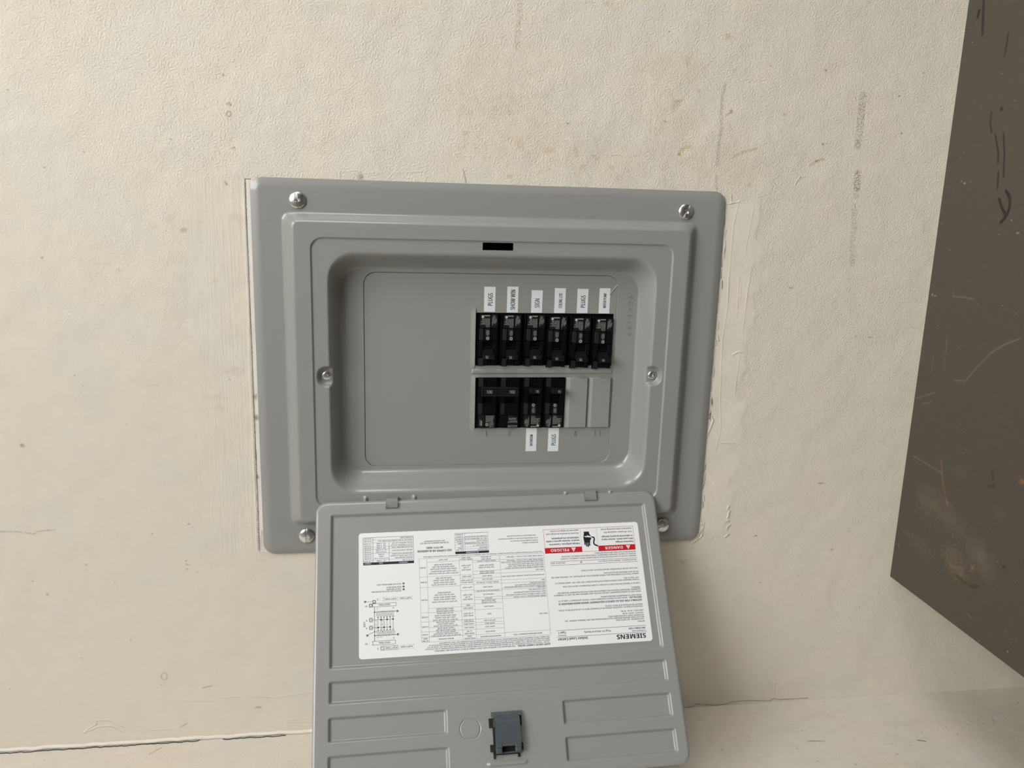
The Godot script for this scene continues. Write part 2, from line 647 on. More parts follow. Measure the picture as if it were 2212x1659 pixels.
func wall_paint() -> StandardMaterial3D:
	var wall := Paint.new(-600, -422, 800, 430, 2048.0 / 1400.0)
	fill(wall, Color(0.838, 0.81, 0.756), 0.024, 11)
	var f := FastNoiseLite.new()
	f.seed = 5
	f.fractal_octaves = 3
	f.frequency = 0.012
	var low := f.get_image(wall.w, wall.h).get_data()
	f.frequency = 0.07
	var mid := f.get_image(wall.w, wall.h).get_data()
	var brush := FastNoiseLite.new()
	brush.seed = 9
	brush.frequency = 0.3
	var hair := brush.get_image(wall.w, 64).get_data()
	for py in wall.h:
		var y := wall.oy + (wall.h - py) / wall.k
		for px in wall.w:
			var x := wall.ox + px / wall.k
			var at := py * wall.w + px
			var g := (wall.grain[at] - 128) / 255.0
			var amount := lerpf(0.34, 0.62, clampf((x + 430.0) / 330.0 + (y - 40.0) / 330.0, 0, 1)) * lerpf(0.55, 1.0, clampf((y + 330.0) / 380.0, 0, 1))
			var z := (low[at] - 128) / 255.0 * 1.1 + (mid[at] - 128) / 255.0 * 0.22
			if absf(y) < 196.0:
				if x > 244.0 and x < 300.0:
					# filler smoothed on beside the panel
					var s := clampf((286.0 + (low[at] - 128) * 0.12 - x) / 6.0, 0, 1) * clampf((192.0 - absf(y)) / 8.0, 0, 1)
					amount *= 1.0 - 0.85 * s
					z += 0.3 * s
					wall.mix(at, Color(0.875, 0.85, 0.805), 0.45 * s)
				elif x < -244.0 and x > -330.0:
					# long brush strokes down the edge
					var s := clampf((x + 325.0) / 40.0, 0, 1)
					amount *= 1.0 - 0.55 * s
					z += (hair[(py / 40 % 60) * wall.w + px] - 128) / 255.0 * 0.32 * s
				if x > -250.4 and x < -244.0:
					# bare plaster where the paint was cut back
					z -= 0.9
					wall.mix(at, Color(0.88, 0.86, 0.84), 0.8)
			wall.z[at] = z + g * amount
	# the cut edge of the paint left of the cover, and what shows in it
	wall.stroke([-249.3, 193, -250, 147, -249.2, 100, -250.4, 60, -249.6, 20, -250.4, -20, -250.5, -60, -250.4, -110, -250.8, -150, -251, -194], 0.7, Color(0.42, 0.35, 0.27), 0.62, 0.62)
	wall.stroke([-250.4, -20, -250.5, -60, -250.4, -110, -250.8, -150, -251, -194], 1.1, Color(0.38, 0.32, 0.24), 0.6, 0.64)
	for q in [[-248.4, -24.4, 2.4, 4], [-248.3, -46.6, 2.6, 4.5], [-249, -111, 1.7, 4], [-249.8, -88, 1, 5], [-249.8, -150, 1, 4], [-247, -175, 1, 3]]:
		wall.blot(q[0], q[1], q[2], q[3], Color(0.36, 0.29, 0.2), 0.85)
	wall.blot(-139.1, 201, 3, 4, Color(0.5, 0.44, 0.36), 0.8)
	wall.blot(-248, -185, 4, 9, Color(0.6, 0.55, 0.5), 0.4)
	wall.relief([-251.5, 193, -252, 100, -252.5, 0, -252.5, -100, -253, -194], 1.6, 0.5)
	for k in 46:
		# crumbs of filler along the right hand edge
		var y := rng.randf_range(-188, 178)
		var x := 246.5 + rng.randf_range(0, 3.5)
		wall.relief([x, y, x + rng.randf_range(-1, 1.5), y - rng.randf_range(3, 9)], rng.randf_range(1.0, 1.9), rng.randf_range(0.5, 1.2))
	wall.stroke([247, 175, 246.5, 60, 247, -40, 247.5, -190], 2.2, Color(0.9, 0.885, 0.86), 0.8, 0.35)
	wall.relief([236, -200.5, 246, -196, 250, -186], 2.2, 1.0)
	wall.relief([240, -203, 251, -195, 252, -178], 1.8, 0.9)
	wall.blot(246, -197, 6, 5, Color(0.9, 0.88, 0.86), 0.6)
	# finger marks left of the panel
	for q in [[-310.1, 144.9, 4.1, 2.2]]: wall.blot(q[0], q[1], q[2], q[3], Color(.66, .52, .38), .75)
	# paler marks
	for q in [[-373.3, 104.7, 4.4, 2.4], [-281.5, 95.7, 3.8, 2], [-336.5, 147.7, 3.1, 1.9]]: wall.blot(q[0], q[1], q[2], q[3], Color(.8, .7, .5), .5)
	# peach mark
	for q in [[-406, -132.8, 4.5, 1.8]]: wall.blot(q[0], q[1], q[2], q[3], Color(.84, .72, .54), .5)
	# grey smudges beside the panel
	for q in [[-267.6, 2.8, 11.8, 4.7], [-287.5, -24.7, 11, 3.9], [-258.3, 157.6, 6.3, 5.5], [-321.4, 155.3, 5.5, 6.3], [-286.6, -35.5, 7.8, 4.7]]: wall.blot(q[0], q[1], q[2], q[3], Color(.62, .56, .48), .22)
	# dark specks
	for q in [[-415.5, -11.6, 0.8, 0.6], [-273.1, -5.5, 0.8, 0.8], [-422.6, -1, 0.8, 0.8], [-442.9, 115.7, 0.9, 1.3], [-326.8, 144, 0.6, 0.5]]: wall.blot(q[0], q[1], q[2], q[3], Color(.25, .22, .2), .75)
	# dark specks
	for q in [[-481.3, -221.4, 1.1, 0.9], [-400.2, -225.9, 0.8, 0.6], [-326.8, -204.5, 1.2, 1.1], [-326.4, -213.9, 1.1, 0.9], [-315.9, -217.4, 0.8, 0.6], [-359.5, -172.2, 0.9, 1.2], [-427.2, -204.9, 1.8, 0.8], [-468.4, -237.1, 1.4, 1.8], [-478.3, -73.5, 2.1, 1.8], [-317.5, -166.4, 0.8, 0.6], [-321.6, -162.3, 1.8, 1.1], [-389.3, -294.8, 1.2, 0.9], [-377.1, -52, 0.8, 0.6], [-324.7, -208.5, 2.4, 0.8]]: wall.blot(q[0], q[1], q[2], q[3], Color(.34, .29, .26), .6)
	# dark specks
	for q in [[-396.7, 216.2, 1, 0.7], [-266.3, 291.7, 1.2, 1], [-459.2, 269.2, 1, 0.7], [-433.3, 200.7, 1.2, 0.7], [-317.9, 231, 1.2, 0.7], [-339.9, 289.1, 0.7, 0.7]]: wall.blot(q[0], q[1], q[2], q[3], Color(.28, .24, .22), .7)
	# rust spots
	for q in [[235.9, 352.9, 5, 2.9], [344.3, 325.3, 2.9, 2], [208.1, 299.2, 2.7, 2.7], [303.4, 280, 3.6, 1.6]]: wall.blot(q[0], q[1], q[2], q[3], Color(.74, .58, .38), .65)
	# rust cores
	for q in [[244.7, 280.4, 2, 2], [345.4, 326, 1.1, 1.1], [191, 234.9, 1.4, 1.1], [345.4, 233.7, 1.6, 1.4], [173.9, 267.4, 1.6, 1.1]]: wall.blot(q[0], q[1], q[2], q[3], Color(.42, .28, .12), .8)
	# ochre blooms
	for q in [[194.6, 328.1, 4.1, 5.7], [182.7, 283.6, 4.1, 6.8], [9.6, 271, 4.5, 3.6], [23.5, 239, 5.9, 4.1], [81.6, 231.8, 3.6, 4.5], [101.7, 228.4, 4.5, 2.9], [121.1, 219.6, 5.7, 3.6], [87.7, 219.5, 2, 3.2], [51.9, 232.8, 3.6, 3.6], [2.8, 246.4, 2.3, 2.7], [-34.8, 248.6, 2.7, 2.3], [462.6, 289.3, 4.1, 1.8], [455, 273.8, 3.6, 2.3], [271.9, 206.2, 9, 1.8], [11.5, 206.5, 2.7, 2.3], [125.2, 208.1, 1.8, 2.3], [244.5, 321, 2.7, 2], [105.8, 376.8, 5, 2.3], [310.8, 198.6, 1.8, 2.3]]: wall.blot(q[0], q[1], q[2], q[3], Color(.72, .58, .36), .38)
	# broad dirty patches above the panel
	for q in [[116.2, 227.8, 74.6, 24.9], [27.3, 253.5, 58.8, 36.2], [180.8, 272.1, 36.2, 24.9], [177.3, 319.1, 36.2, 20.3], [-5.7, 292.3, 45.2, 40.7], [253.8, 224.1, 56.5, 27.1]]: wall.blot(q[0], q[1], q[2], q[3], Color(.72, .62, .48), .17)
	# dark specks right
	for q in [[440.3, 266, 1.1, 1.1], [381.9, 300.1, 0.7, 0.7], [432.2, 304.1, 1.6, 0.9], [283.4, 327.5, 0.9, 0.7], [70.8, 261.2, 1.1, 0.9], [171.4, 354.6, 0.9, 0.7], [350.6, 251.3, 1.4, 1.4], [456.8, 328.7, 0.7, 0.7]]: wall.blot(q[0], q[1], q[2], q[3], Color(.16, .13, .12), .85)
	# specks lower right
	for q in [[416.8, -216.9, 2.4, 1.4], [328.6, -256.1, 2.2, 1.4]]: wall.blot(q[0], q[1], q[2], q[3], Color(.6, .44, .24), .75)
	# specks lower right dark
	for q in [[447.3, -182.9, 1, 1], [377.9, -249.4, 1, 0.7], [486.1, -277.6, 1, 0.7], [258.6, -316.6, 0.7, 1.2], [394, -132.5, 4.8, 0.7], [438.6, -194.1, 2.4, 1], [635.3, 112.8, 0.2, 0.2], [318, -196.2, 2.4, 0.7], [330, 97.2, 3.4, 1.2], [415.6, 43.3, 2.4, 1], [433.6, 42.1, 3.4, 0.7], [463.1, -294.8, 1.2, 1]]: wall.blot(q[0], q[1], q[2], q[3], Color(.3, .27, .24), .65)
	# grey smears below the panel
	for q in [[228.1, -226.2, 5.5, 2.7], [231.1, -206.2, 4.7, 0.9], [319, -196.3, 2, 0.9]]: wall.blot(q[0], q[1], q[2], q[3], Color(.42, .38, .33), .4)
	# grey scuff above the panel
	wall.stroke([235.9, 307.7, 233.7, 298.3, 233.7, 282.7, 233.5, 274.3, 235.6, 266, 234.2, 255.4, 233.7, 240.5, 234, 225.5], 3.4, Color(.48, .45, .46), 0.5, 0.5)
	wall.stroke([234.1, 213.7, 233.8, 206.1, 235.2, 200.8], 3.4, Color(.48, .45, .46), 0.5, 0.5)
	# dotted scuffs
	wall.stroke([390.4, 303.3, 390.4, 280.9, 391.4, 263.7, 390.6, 250.6], 8, Color(.36, .32, .3), 0.62, 0.62)
	wall.stroke([394.2, 222.2, 395.5, 206.7], 8, Color(.36, .32, .3), 0.62, 0.62)
	# dotted scuff going down
	wall.stroke([395.8, 223.3, 395.1, 210, 395.8, 198.1], 6, Color(.42, .35, .3), 0.55, 0.68)
	wall.stroke([394.6, 187.6, 397.3, 166.6, 397.9, 148.4, 401, 123.9], 6, Color(.42, .35, .3), 0.55, 0.68)
	# reddish dotted scuff
	wall.stroke([17.5, 375.4, 17.9, 363.9, 16.3, 348.4, 15.9, 330.8], 5, Color(.45, .34, .3), 0.5, 0.66)
	# brown runs
	wall.stroke([250.6, 233.2, 257.2, 238.2, 266.2, 241.3, 275.4, 243.7], 2.6, Color(.68, .53, .32), 0.6, 0.3)
	wall.stroke([345.5, 233.3, 338.7, 229.1], 2.6, Color(.68, .53, .32), 0.6, 0.3)
	wall.stroke([345.4, 233.7, 353.6, 236.2], 2.6, Color(.68, .53, .32), 0.6, 0.3)
	wall.stroke([244.1, 279.4, 240.2, 276.7], 2.6, Color(.68, .53, .32), 0.6, 0.3)
	wall.stroke([191, 234.9, 194, 241.2, 203.4, 243.6], 2.6, Color(.68, .53, .32), 0.6, 0.3)
	wall.stroke([184.1, 287.8, 188.6, 288.4], 2.6, Color(.68, .53, .32), 0.6, 0.3)
	# hairline cracks
	wall.stroke([-35.7, 212.6, -34.2, 206.9, -32.2, 198.3], 0.8, Color(.35, .3, .25), 0.75, 0.1)
	# horizontal crack at the far left
	wall.stroke([-507.9, -165.3, -499.8, -165, -490.6, -165.9, -481.3, -167.5, -476.1, -169.2, -471.8, -166.3, -462.2, -165, -454.8, -164.8], 1.4, Color(.5, .45, .38), 0.6, 0.4)
	# fine scratches
	wall.stroke([-371.4, 160.9, -367.6, 158], 0.7, Color(.5, .46, .4), 0.35, 0.5)
	wall.stroke([-396.8, 173.9, -394.3, 172.6], 0.7, Color(.5, .46, .4), 0.35, 0.5)
	wall.stroke([-396.9, 111.4, -381, 110.2], 0.7, Color(.5, .46, .4), 0.35, 0.5)
	wall.stroke([-354.9, -12.1, -343.7, -11.4], 0.7, Color(.5, .46, .4), 0.35, 0.5)
	# fine scratches
	wall.stroke([302.6, -161.7, 305.3, -166.3, 309.7, -170.2], 0.8, Color(.45, .41, .36), 0.4, 0.45)
	wall.stroke([259.2, -202.1, 265.9, -196.9], 0.8, Color(.45, .41, .36), 0.4, 0.45)
	wall.stroke([259.2, -234.3, 261, -234.8], 0.8, Color(.45, .41, .36), 0.4, 0.45)
	# short pencil marks
	wall.stroke([-435.1, -435.6, -429.2, -428.6], 1, Color(.4, .36, .32), 0.6, 0.2)
	wall.stroke([-336.6, -399.8, -343.1, -403.6], 1, Color(.4, .36, .32), 0.6, 0.2)
	wall.stroke([-317.1, -356.7, -306.9, -354.6], 1, Color(.4, .36, .32), 0.6, 0.2)
	# smudges low left
	for q in [[-259.8, -384.9, 4.7, 1.3], [-287.1, -371.1, 0.6, 0.6], [-247.9, -374.2, 0.8, 0.6], [-267.1, -395, 0.8, 0.6], [-361, -350.3, 0.9, 0.6], [-440.1, -313.1, 1.9, 0.6], [-515.4, -345.3, 1.1, 0.9], [-423.7, -405.6, 0.8, 0.6], [-198.3, -312.9, 0.8, 0.6]]: wall.blot(q[0], q[1], q[2], q[3], Color(.36, .32, .28), .6)
	# chips in the paint above the panel
	wall.stroke([-264.3, 265.4, -261.6, 266.9, -259.7, 264.2, -264.3, 265.4], 1, Color(.5, .44, .36), 0.7, 0.1)
	wall.stroke([-265.2, 256.3, -262.5, 259.3, -260, 256.5, -262.4, 253.5, -265.2, 256.3], 1, Color(.5, .44, .36), 0.7, 0.1)
	wall.stroke([-262.2, 224.1, -258.7, 226, -259.1, 223.9], 1, Color(.5, .44, .36), 0.7, 0.1)
	wall.stroke([-269.1, 192.4, -267.1, 189.5, -268, 191.9], 1, Color(.5, .44, .36), 0.7, 0.1)
	# bare chips
	for q in [[-262.5, 251.3, 1.9, 1.2], [-262.1, 231.6, 1.4, 1.7], [-252.3, 203.4, 1, 0.7], [-254.6, 198, 1.7, 0.8], [-257.3, 197.6, 0.6, 0.6]]: wall.blot(q[0], q[1], q[2], q[3], Color(.6, .53, .44), .5)
	# ring mark
	wall.stroke([-360.3, -339.6, -358.9, -336.1, -356.7, -335.1, -354.3, -336.9, -353.9, -340.3, -355.2, -343.5, -357.6, -344.6, -359.8, -342.6, -360.3, -339.6], 0.8, Color(.5, .46, .38), 0.7, 0.1)
	# ridges of filler right of the panel
	wall.relief([262.2, 189.1, 259.9, 179.5, 257.6, 161.8, 257.5, 136.4, 257.3, 106.2, 258.3, 81.9], 1.1, 0.32)
	wall.relief([278.6, 183, 277.5, 169.7, 274.8, 147.3, 273.7, 133.7], 1.1, 0.32)
	wall.relief([282.4, 118.8, 281.4, 103.5, 280.2, 82.1], 1.1, 0.32)
	wall.relief([272, 100.3, 272.1, 82], 1.1, 0.32)
	# ridges of filler lower
	wall.relief([257.5, 107.2, 258.8, 77.8, 255.9, 38, 257.2, 7.6, 259.3, -31, 263, -65.1, 258.3, -96.9], 1.1, 0.32)
	wall.relief([269.1, 107.4, 270.6, 63.1], 1.1, 0.32)
	wall.relief([280.1, 100.2, 279.7, 63.2, 278.6, 46.9], 1.1, 0.32)
	wall.relief([278.2, 22.9, 276.6, -2.7, 275.8, -28.5], 1.1, 0.32)
	# beads of filler
	wall.relief([252.2, 195.4, 253.2, 187.4], 1.4, 0.7)
	wall.relief([248.3, 185.8, 254.5, 186.7, 262.2, 188.7], 1.4, 0.7)
	wall.relief([251.7, 183, 255.7, 182.4], 1.4, 0.7)
	wall.relief([235.1, 202.9, 235.4, 199], 1.4, 0.7)
	wall.relief([323.8, 209.3, 328.6, 216.7], 1.4, 0.7)
	wall.relief([328.6, 216.7, 333.9, 216.9], 1.4, 0.7)
	# scabs right of the panel
	wall.relief([280.9, -158.5, 280.3, -162], 2, 0.9)
	wall.relief([282.7, -164.4, 281.2, -167.5], 2, 0.9)
	wall.relief([282.2, -168.4, 280.8, -172.9], 2, 0.9)
	wall.relief([282, -176.1, 279.8, -176.9], 2, 0.9)
	wall.relief([284.3, -182, 281.8, -183.8, 281.2, -187.4], 2, 0.9)
	wall.relief([283.5, -193.4, 280.2, -196.4], 2, 0.9)
	# scabs
	wall.relief([270.4, 21.6, 275.4, 24.9, 280.7, 24.2], 1.8, 0.8)
	wall.relief([250.2, -49.2, 253.3, -54.5, 249.1, -67.6], 1.8, 0.8)
	wall.relief([264.9, -81, 279.8, -81.8], 1.8, 0.8)
	wall.relief([372.9, -222, 377.3, -223.3], 1.8, 0.8)
	# old patch edges above the panel
	wall.relief([-159, 198.9, -158.9, 206.2, -142, 207.4], 1, 0.35)
	wall.relief([-135.2, 205.4, -110.2, 207.2], 1, 0.35)
	wall.relief([-110.2, 201.1, -106.7, 206.8, -73.4, 209], 1, 0.35)
	# peeling paint low left
	wall.relief([-444.9, -403.5, -440.8, -399.3, -432, -394.4, -431.6, -389, -416.5, -390.1, -411.5, -395, -401.1, -400.3], 1.6, 0.7)
	wall.relief([-442.6, -402.8, -430, -397.3, -416.2, -397, -403, -405.7], 1.6, 0.7)
	# lifted seam low left
	wall.relief([-343.6, -370.5, -306.2, -373.9, -302.9, -370.4, -268, -369.9, -239.3, -373.7, -200.4, -369.7], 1.6, 0.4)
	wall.relief([-228.9, -403.3, -201.2, -403.4], 1.6, 0.4)
	wall.relief([-227.4, -406.3, -201.3, -407.2], 1.6, 0.4)
	wall.relief([-392.1, -404.6, -351.8, -406.1, -342.2, -402.7], 1.6, 0.4)
	# scar low right
	wall.relief([350.2, -387.2, 355.5, -394.6, 362.1, -393.8, 366.5, -392.9], 2, 0.8)
	wall.relief([362.1, -393.8, 362.1, -404.4], 2, 0.8)
	wall.relief([364, -401.7, 377.5, -401.2], 2, 0.8)
	# brush marks above the panel
	wall.relief([60.2, 244.5, 115.2, 246.6], 1.2, 0.2)
	wall.relief([93.8, 231.2, 160.9, 233.2], 1.2, 0.2)
	wall.relief([-36.1, 225.6, -4.2, 226.1], 1.2, 0.2)
	# the broken seam along the floor
	wall.stroke([246.7, -420, 257, -419, 262, -415.5, 277, -417.7, 288, -419, 303, -418, 306, -416, 325, -415, 344, -416.3, 359, -417.3, 363, -414.5, 370, -416.8, 409, -417], 0.6, Color(0.25, 0.21, 0.17), 0.9, 0.2)
	return painted(wall, 0.72)


func room() -> void:
	# back wall, with the hole that the electrical panel sits in; its near part wears the marks, the rest is plain
	var w := Shape.new()
	var xs := [-600.0, -200.0, 200.0, 800.0]
	var ys := [-422.0, -150.0, 150.0, 430.0]
	for a in 3:
		for b in 3:
			if a == 1 and b == 1:
				continue
			w.quad(Vector3(xs[a], ys[b], 0), Vector3(xs[a + 1], ys[b], 0), Vector3(xs[a + 1], ys[b + 1], 0), Vector3(xs[a], ys[b + 1], 0), Vector3(0, 0, 1),
				Vector2((xs[a] + 600) / 1400, (430 - ys[b + 1]) / 852), Vector2((xs[a + 1] + 600) / 1400, (430 - ys[b]) / 852))
	var rest := Shape.new()
	for q in [[-1700, -422, -600, 430], [800, -422, 1300, 430], [-1700, 430, 1300, 2080]]:
		rest.quad(Vector3(q[0], q[1], 0), Vector3(q[2], q[1], 0), Vector3(q[2], q[3], 0), Vector3(q[0], q[3], 0), Vector3(0, 0, 1))
	rest.quad(Vector3(-1820, -540, -120), Vector3(1420, -540, -120), Vector3(1420, 2200, -120), Vector3(-1820, 2200, -120), Vector3(0, 0, -1))
	for s in [[-200, -150, -200, 150, 1, 0], [200, -150, 200, 150, -1, 0], [-200, -150, 200, -150, 0, 1], [-200, 150, 200, 150, 0, -1]]:
		rest.quad(Vector3(s[0], s[1], 0), Vector3(s[2], s[3], 0), Vector3(s[2], s[3], -118), Vector3(s[0], s[1], -118), Vector3(s[4], s[5], 0))
	w.more = [rest]
	w.shift(Vector3(0, -FLOOR, 0))
	rest.shift(Vector3(0, -FLOOR, 0))
	structure("wall_back", w, [wall_paint(), M.cream], "cream painted plaster wall with rust spots, scuffs and patched filler round the panel")
	# floor
	var fl := Paint.new(-600, -260, 800, 0, 1.3)
	fill(fl, Color(0.815, 0.785, 0.735), 0.04, 21)
	for k in fl.w * fl.h:
		fl.z[k] = (fl.grain[k] - 128) / 255.0 * 0.25
	for q in [[428, 4.7], [436.7, 26], [372, 58], [350, 89], [362.7, 112], [402.9, 122], [485.6, 97], [616.7, 64], [635, 61], [578, 74], [550, 69], [676, 33], [514, 75], [263, 82], [555, 83], [300, 70], [460, 110], [-480, 20], [-330, 24]]:
		fl.blot(q[0], -q[1], rng.randf_range(0.7, 1.5), rng.randf_range(0.6, 1.4), Color(0.25, 0.22, 0.18), 0.7)
	for k in 14:
		fl.blot(600 + rng.randf_range(-28, 28), -64 + rng.randf_range(-9, 9), 0.8, 0.7, Color(0.12, 0.1, 0.09), 0.85)
	for k in 26:
		var x := rng.randf_range(240, 700)
		var z := rng.randf_range(8, 140)
		fl.stroke([x, -z, x + rng.randf_range(4, 16), -z - rng.randf_range(-4, 4)], 1.0, Color(0.45, 0.41, 0.35), 0.4, 0.55)
	fl.stroke([500, -89, 508, -92], 1.6, Color(0.2, 0.16, 0.12), 0.8, 0.1)
	fl.stroke([369, -77, 388, -79], 1.4, Color(0.25, 0.2, 0.16), 0.8, 0.3)
	fl.blot(-400, -14, 20, 6, Color(0.9, 0.89, 0.87), 0.4)
	fl.stroke([-372, -22, -362, -12], 1.2, Color(0.4, 0.36, 0.3), 0.6, 0.2)
	for k in 8:
		fl.blot(rng.randf_range(250, 720), -rng.randf_range(30, 140), rng.randf_range(12, 40), rng.randf_range(5, 12), Color(0.66, 0.62, 0.55), 0.2)
	var f := Shape.new()
	f.quad(Vector3(-600, 0, 260), Vector3(800, 0, 260), Vector3(800, 0, 0), Vector3(-600, 0, 0), Vector3(0, 1, 0))
	var fr := Shape.new()
	for q in [[-1700, 0, -600, 260], [800, 0, 1300, 260], [-1700, 260, 1300, 500]]:
		fr.quad(Vector3(q[0], 0, q[1]), Vector3(q[2], 0, q[1]), Vector3(q[2], 0, q[3]), Vector3(q[0], 0, q[3]), Vector3(0, 1, 0))
	var fb := Shape.new()
	fb.quad(Vector3(-1700, 0, 500), Vector3(1300, 0, 500), Vector3(1300, 0, 3200), Vector3(-1700, 0, 3200), Vector3(0, 1, 0))
	fb.box(Vector3(-1820, -120, -120), Vector3(1420, -2, 3320), 0)
	f.more = [fr, fb]
	structure("floor", f, [painted(fl, 0.7), M.cream, M.boards], "cream painted floor with dirt specks below the wall")
	# bead of sealant in the left hand corner of wall and floor, with the crack under it
	var bead := Shape.new()
	var pts := PackedVector3Array()
	for k in 60:
		var x := -545.0 + k * 6.6
		pts.append(Vector3(x, 2.0 + rng.randf_range(-0.6, 0.7), 1.6 + rng.randf_range(-0.5, 0.5)))
	bead.tube(pts, 2.3, 10)
	structure("trim_1", bead, plain(Color(0.86, 0.835, 0.79), 0.75), "white bead of sealant in the corner of wall and floor at far left")
	var gap := Shape.new()
	pts = PackedVector3Array()
	for k in 90:
		var x := -545.0 + k * 3.55
		pts.append(Vector3(x, 0.15, 4.6 + rng.randf_range(-0.7, 0.8) - (4.0 if k > 62 and k < 70 else 0.0)))
	gap.tube(pts, 0.5, 5)
	put("crack", gap, plain(Color(0.2, 0.17, 0.14), 0.9), get_node("trim_1"))
	# the rest of the room
	var c := Shape.new()
	c.box(Vector3(-1820, 2500, -120), Vector3(1420, 2620, 3320), 0)
	structure("ceiling", c, M.ceiling, "white ceiling over the room")
	var r := Shape.new()
	r.box(Vector3(1300, 0, 0), Vector3(1420, 2500, 3200), 0)
	structure("wall_right", r, M.dark, "dark brown wall on the right of the room")
	var fw := Shape.new()
	fw.box(Vector3(-1700, 0, 3200), Vector3(1300, 2500, 3320), 0)
	structure("wall_front", fw, M.dark, "dark brown wall behind the camera")
	var l := Shape.new()
	for q in [[0, 0, 700, 3200], [2250, 0, 2500, 3200], [700, 0, 2250, 750], [700, 2950, 2250, 3200]]:
		l.box(Vector3(-1820, q[0], q[1]), Vector3(-1700, q[2], q[3]), 0)
	structure("wall_left", l, M.cream, "cream wall on the left of the room with a wide window opening")


func cabinet() -> void:
	# the brown box that hangs on the wall to the right; only its left side is in view
	var side := Paint.new(0, -256, 240, 440, 2.6)
	fill(side, Color(0.275, 0.248, 0.215), 0.03, 41)
	side.bite = 1.0
	for k in side.w * side.h:
		side.z[k] = (side.grain[k] - 128) / 255.0 * 0.09
	# black scrapes
	side.stroke([67.6, 358.6, 67.2, 345.7, 66.9, 337.1], 2.2, Color(.1, .07, .06), 0.75, 0.3)
	side.stroke([59.7, 285.1, 60.6, 273, 64.1, 265.2], 2.2, Color(.1, .07, .06), 0.75, 0.3)
	side.stroke([70.4, 261.8, 78.8, 243.3, 80.1, 234.3], 2.2, Color(.1, .07, .06), 0.75, 0.3)
	side.stroke([82.8, 225.2, 84.9, 208.6], 2.2, Color(.1, .07, .06), 0.75, 0.3)
	side.stroke([81.8, 262.5, 87.5, 242.9, 90.9, 220.5], 2.2, Color(.1, .07, .06), 0.75, 0.3)
	# black scrapes
	side.stroke([89.8, 198, 96.1, 189, 102.1, 183], 3.5, Color(.1, .07, .06), 0.85, 0.15)
	side.stroke([97.7, 206.2, 104.3, 200.2, 106.1, 192.1, 104.7, 183.8, 100.5, 178.5, 96.9, 175.4], 3.5, Color(.1, .07, .06), 0.85, 0.15)
	side.stroke([23.5, 399.1, 29.1, 365.5], 3.5, Color(.1, .07, .06), 0.85, 0.15)
	side.stroke([17.6, 384, 18.7, 389.8], 3.5, Color(.1, .07, .06), 0.85, 0.15)
	side.stroke([73.5, 287.5, 73.8, 286], 3.5, Color(.1, .07, .06), 0.85, 0.15)
	# dark dents
	for q in [[4.4, 374.9, 1.7, 1.5], [102.8, 199.5, 3.5, 2.7], [100.5, 183.8, 2.5, 2.7]]: side.blot(q[0], q[1], q[2], q[3], Color(.1, .07, .06), .85)
	# white specks
	for q in [[15.1, 359.6, 1, 0.7], [66.8, 321.1, 1, 0.7], [42.8, 293.1, 0.7, 0.5], [90.7, 293, 0.7, 0.7], [26.5, 246.7, 1, 0.7], [21.2, 241.7, 1, 0.5], [28.8, 217.1, 1.5, 0.8], [34.2, 214.6, 1.7, 1], [43.6, 216.1, 1, 0.7], [8.6, 210.9, 1, 0.5], [19.4, 206.3, 1, 0.5], [5.5, 171, 1, 0.8], [96.9, 163.5, 1, 0.7], [122.2, 165.8, 2.5, 1], [111.2, 178, 1.2, 0.7], [31.1, 297.4, 0.7, 0.7], [51, 300.4, 0.7, 0.5], [31.9, 199.4, 0.7, 0.5], [25.4, 143.5, 0.7, 1], [17.2, 378.4, 0.7, 0.5]]: side.blot(q[0], q[1], q[2], q[3], Color(.8, .76, .7), .85)
	# white specks
	for q in [[25.4, 143.5, 1, 0.7], [13.3, 127, 0.7, 0.5], [6.5, 92.4, 2, 1.5], [11.3, 91.6, 2, 1], [23.2, 59.3, 1, 0.7], [38.5, 30.8, 1.2, 0.8], [12.2, 44.8, 1, 0.5], [82.2, 90.1, 1, 0.7], [116.9, 93.9, 1, 0.7], [138.3, 88.4, 1, 1.3], [26.1, 49.7, 0.7, 0.5], [82.1, -38.7, 1, 0.7], [90.7, -45.4, 1, 0.7], [93.6, -68.5, 1, 0.7], [62.3, 41, 0.7, 0.5], [4.9, 26.4, 0.7, 0.5], [19.1, -101.8, 0.7, 0.5], [54.8, -90.7, 0.7, 0.5], [8, 79, 0.7, 0.5]]: side.blot(q[0], q[1], q[2], q[3], Color(.78, .73, .66), .8)
	# white specks
	for q in [[11.6, -135.6, 1.2, 0.7], [8.5, -198.7, 0.7, 0.5], [8.1, -211.2, 1.2, 1.3], [165.6, -161.1, 1, 0.7], [194.2, -167.4, 1, 0.7], [166.1, -191.5, 1, 0.5], [191.6, -223.4, 1, 0.8], [204.8, -225.2, 1, 0.7], [158.3, -253.2, 1.5, 0.7], [200.8, -231.7, 1.5, 1.7], [197.8, -242.1, 1.2, 1.3]]: side.blot(q[0], q[1], q[2], q[3], Color(.78, .72, .64), .75)
	# black specks
	for q in [[176, -162.1, 2.5, 1.7], [144.3, -102.1, 1.2, 0.8], [151, -130.4, 1.5, 0.8], [85.1, -207.5, 1.5, 1], [73.2, -197.5, 1, 0.7], [131.3, -139, 1, 0.7]]: side.blot(q[0], q[1], q[2], q[3], Color(.04, .03, .03), .9)
	# pale scratches
	side.stroke([147.3, 65.2, 127.4, 55.7, 110.4, 43.1, 97.4, 29.3, 86.2, 15.5, 78.7, 5.5], 2, Color(.5, .45, .39), 0.42, 0.3)
	side.stroke([41.8, 94.3, 59, 95.4, 73.5, 95.5], 2, Color(.5, .45, .39), 0.42, 0.3)
	side.stroke([15.7, -33.5, 31.1, -26.9], 2, Color(.5, .45, .39), 0.42, 0.3)
